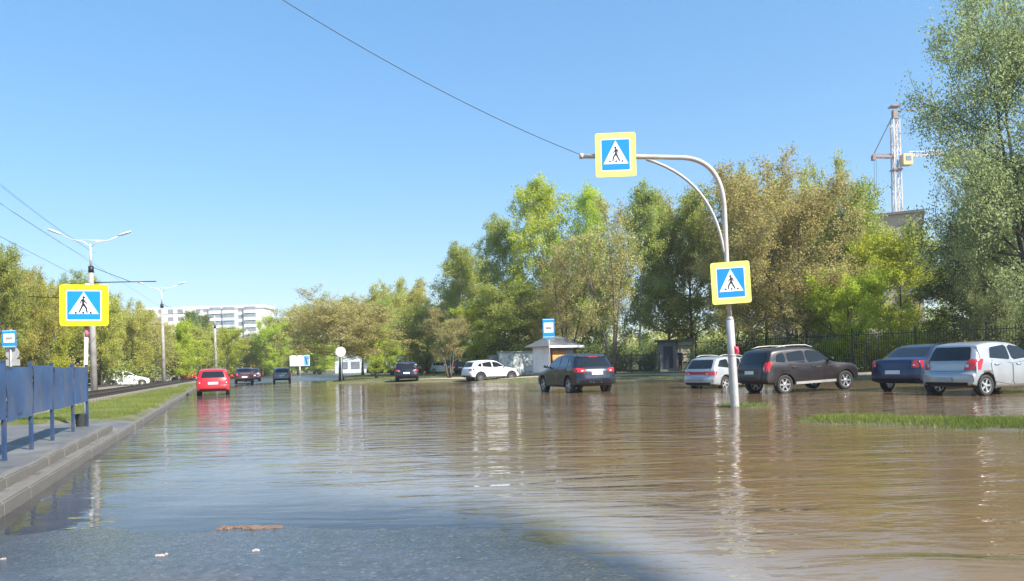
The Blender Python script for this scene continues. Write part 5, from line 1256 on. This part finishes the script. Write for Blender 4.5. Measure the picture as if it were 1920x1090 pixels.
wm = MB(); wm.box((0,0,0), (1.9,.12,1.5)); wmm = wm.mesh('window', glz); bmz = MB(); bmz.box((0,0,0), (4.6,1.3,1.15)); bmm = [bmz.mesh('balcony', balc), bmz.mesh('balcony', balb)]
gmz = MB(); gmz.box((0,0,0), (4.4,1.0,1.35)); gmm = gmz.mesh('balcony_glazing', glz)
rw = random.Random(9)
for fl in range(4, nf):
    z = fl*fh+1.2; x = -bw/2+3; i = 0
    while x < bw/2-2:
        if x > -bw*.18 and i % 3 != 2:
            o = link_mesh('balcony', bmm[rw.random() < .35], ab, (x+.8, -.65, z+.55)); link_mesh('glazing', gmm, o, (0, .02, 1.25)); x += 5.4
        else:
            link_mesh('window', wmm, ab, (x, -.02, z+1.5)); x += 3.2
        i += 1
wing = empty('apartment_wing', (A(305, hor(305), 285).x, 285, 0), .15); tag(wing, 'cream apartment block end rising left of the white block', 'building')
tz = A(305, 577, 285).z; m = MB(); m.box((0, 6, tz/2), (19, 12, tz)); m.build('wall', mat('panel_cream', (.68,.62,.54), .8, var=.06, scale=.3), wing)
for fl in range(4, 9):
    for x in (-7, -3.5, 0, 3.5, 7): link_mesh('window', wmm, wing, (x, -.03, fl*3.0+.6))
lb = empty('low_building', (A(690, hor(690), 165).x, 165, 0), -.1); tag(lb, 'pale low building glimpsed between trunks right of the round sign', 'building')
m = MB(); m.box((0, 5, 3.4), (15, 10, 6.8)); m.build('wall', mat('low_wall', (.66,.70,.78), .8, var=.15, scale=.6), lb)
m = MB(); m.box((0, 5, 6.95), (15.6, 10.6, .35)); m.build('roof', roofm, lb)
for x in (-5.5,-2.8,0,2.8,5.5):
    for z in (1.8, 4.8): link_mesh('window', wmm, lb, (x, -.03, z))
b2 = A(1735, hor(1735), 92); tz = A(1735, 397, 92).z
br = empty('brick_building', (b2.x, 92, 0), math.radians(-28)); tag(br, 'tan building with flat dark roof edge below the crane', 'building')
tan = mat('tan_brick', (.50,.39,.30), .85, var=.12, scale=1.2)
m = MB(); m.box((-9, 7, tz/2), (18, 14, tz)); m.build('wall', tan, br)
m = MB(); m.box((-9, 7, tz+.12), (18.7, 14.7, .30)); m.build('roof_edge', mat('roof_edge', (.20,.18,.16), .8, var=.2), br)
for fl in range(1, 6):
    for i in range(6): link_mesh('window', wmm, br, (-16.2+2.9*i, -.03, fl*3.0))
    for i in range(4): o = link_mesh('window', wmm, br, (.03, 2.2+3.1*i, fl*3.0)); o.rotation_euler = (0,0,PI/2)

# tower crane -----------------------------------------------------------------------------------------
CD = 180.0; c0 = A(1690.5, hor(1690), CD); cz = A(1688, 207, CD).z; cj = A(1690, 297, CD).z
crn = empty('tower_crane', (c0.x-.1, CD, 0)); tag(crn, 'tower crane with white and rusty lattice mast beyond the trees', 'crane')
cw = mat('crane_white', (.60,.53,.49), .6, var=.15, scale=.4, dirt_or_shade=((.42,.20,.13), .8, .35, .5)); cy_ = mat('crane_yellow', (.72,.52,.24), .6, var=.1); crd = mat('crane_rust', (.30,.19,.155), .7, var=.2)
hwid = .95; m = MB(); nb_ = 20
for sx in (-1, 1):
    for sy in (-1, 1): m.beam((sx*hwid, sy*hwid, 0), (sx*hwid*.75, sy*hwid*.75, cz-2.2), .24)
m.build('mast_chord', cw, crn)
m = MB()
for i in range(nb_):
    z0, z1 = (cz-2.2)*i/nb_, (cz-2.2)*(i+1)/nb_; w0 = hwid*(1-.25*i/nb_); w1 = hwid*(1-.25*(i+1)/nb_); s_ = 1 if i % 2 else -1
    for sy in (-1, 1):
        m.beam((-w0*s_, sy*w0, z0), (w1*s_, sy*w1, z1), .12); m.beam((-w0, sy*w0, z0), (w0, sy*w0, z0), .12)
        m.beam((sy*w0, -w0*s_, z0), (sy*w1, w1*s_, z1), .12)
m.build('mast_lattice', cw, crn)
for z in (cj+12.5, cj-2.8, cj-14): m = MB(); m.box((0,0,z), (2.2,2.2,.3)); m.build('platform', crd, crn)
m = MB(); m.box((0,0,cz-1.0), (1.1,1.1,2.0)); m.build('mast_head', crd, crn)
m = MB(); m.box((1.9,-1.0,cj-.7), (2.2,2.0,2.6)); cab = m.build('cab', cy_, crn)
m = MB(); m.box((2.0,-2.03,cj-.5), (1.3,.06,1.1)); m.build('cab_window', glz, cab)
m = MB()
for sy in (-.5, .5): m.beam((-5.6,sy,cj+.4), (0,sy,cj+.2), .26)
m.beam((-5.6,0,cj+1.2), (0,0,cj+1.0), .2)
for i in range(5): m.beam((-5.5+1.1*i,-.5,cj+.4), (-4.9+1.1*i,0,cj+1.15), .12)
m.box((-5.4,0,cj+.3), (.7,1.2,1.2)); m.build('counter_jib', crd, crn)
m = MB(); Lj = 22
for sy in (-.6, .6): m.beam((3,sy,cj+.4), (Lj,sy,cj+.9), .2)
m.beam((3,0,cj+1.5), (Lj,0,cj+1.7), .2)
for i in range(18): m.beam((3+i*1.05,-.6,cj+.45), (3.5+i*1.05,0,cj+1.5), .12); m.beam((3.5+i*1.05,0,cj+1.5), (4.05+i*1.05,.6,cj+.45), .12)
m.build('jib', cw, crn)
m = MB(); m.tube([(-5.4,0,cj+.8), (-.3,0,cz-1)], .09, 4); m.tube([(-5.4,.4,cj+.8), (-.3,.3,cz-1)], .09, 4); m.tube([(.3,0,cz-1), (18,0,cj+2)], .07, 4); m.tube([(-5.3,0,cj), (-5.3,0,cj-12)], .05, 4); m.tube([(-4.8,0,cj), (-4.8,0,cj-12)], .05, 4); m.build('stay_rope', wiref, crn)
m = MB(); m.box((4.0,0,cj+11.5), (3.6,.2,.2)); m.build('service_bar', crd, crn)

# debris on the wet asphalt -----------------------------------------------------------------------------
def debris(px, py, lx, ly, h, seed, colr, label, n=5, name='debris'):
    q = G(px, py); q.z = float(z_road(q.x, q.y)); q = G(px, py, q.z); q.z = max(0, float(z_road(q.x, q.y))); r2 = random.Random(seed); bm = bmesh.new()
    for i in range(n):
        t = bmesh.ops.create_icosphere(bm, subdivisions=2, radius=1)
        cx_, cy_2 = r2.uniform(-.5,.5)*lx, r2.uniform(-.5,.5)*ly; sx, sy, sz = lx*r2.uniform(.12,.3), ly*r2.uniform(.25,.5), h*r2.uniform(.5,1)
        for v in t['verts']: k_ = 1+.35*(r2.random()-.5); v.co = Vector((cx_+v.co.x*sx*k_, cy_2+v.co.y*sy*k_, max(-.002, v.co.z*sz*k_)))
    me = bpy.data.meshes.new(name); bm.to_mesh(me); bm.free(); me.materials.append(colr); o = link_mesh(name, me, loc=q); tag(o, label, 'debris')
silt = mat('silt', (.17,.105,.07), .95, var=.35, scale=30, bump=.6)
debris(475, 990, .36, .10, .018, 1, silt, 'ridge of reddish silt and leaves where the water meets the asphalt', 9)
debris(425, 991, .13, .06, .022, 5, silt, 'small clump of reddish silt left of the silt ridge', 4)
debris(297, 1042, .10, .05, .012, 2, mat('leaf_litter', (.38,.30,.25), .9, var=.3, scale=40), 'pale leaf scraps on the asphalt below the silt ridge', 4)
debris(480, 1033, .07, .05, .012, 3, MATS['leaf_litter'], 'tiny pale scrap on the asphalt right below the silt ridge', 3)
debris(16, 1047, .07, .04, .010, 4, MATS['leaf_litter'], 'tiny pale scrap at the photo bottom left', 3)
debris(211, 830, .10, .08, .05, 6, mat('stone_dark', (.05,.05,.05), .8, var=.2), 'dark stone at the foot of the lower kerb', 2, 'stone')

# ------------------------------------------------------------------ air
hz = MB(); hz.box((0, 350, 44.25), (1800, 1300, 91.5))
hm = bpy.data.materials.new('haze_air'); hm.use_nodes = True; hn = hm.node_tree.nodes; hn.remove(hn['Principled BSDF'])
pv = hn.new('ShaderNodeVolumePrincipled'); pv.inputs['Color'].default_value = (.93, .96, 1, 1); pv.inputs['Density'].default_value = .0005; pv.inputs['Anisotropy'].default_value = .2
hm.node_tree.links.new(pv.outputs[0], hn['Material Output'].inputs['Volume'])
tag(hz.build('haze', hm), kind='stuff')
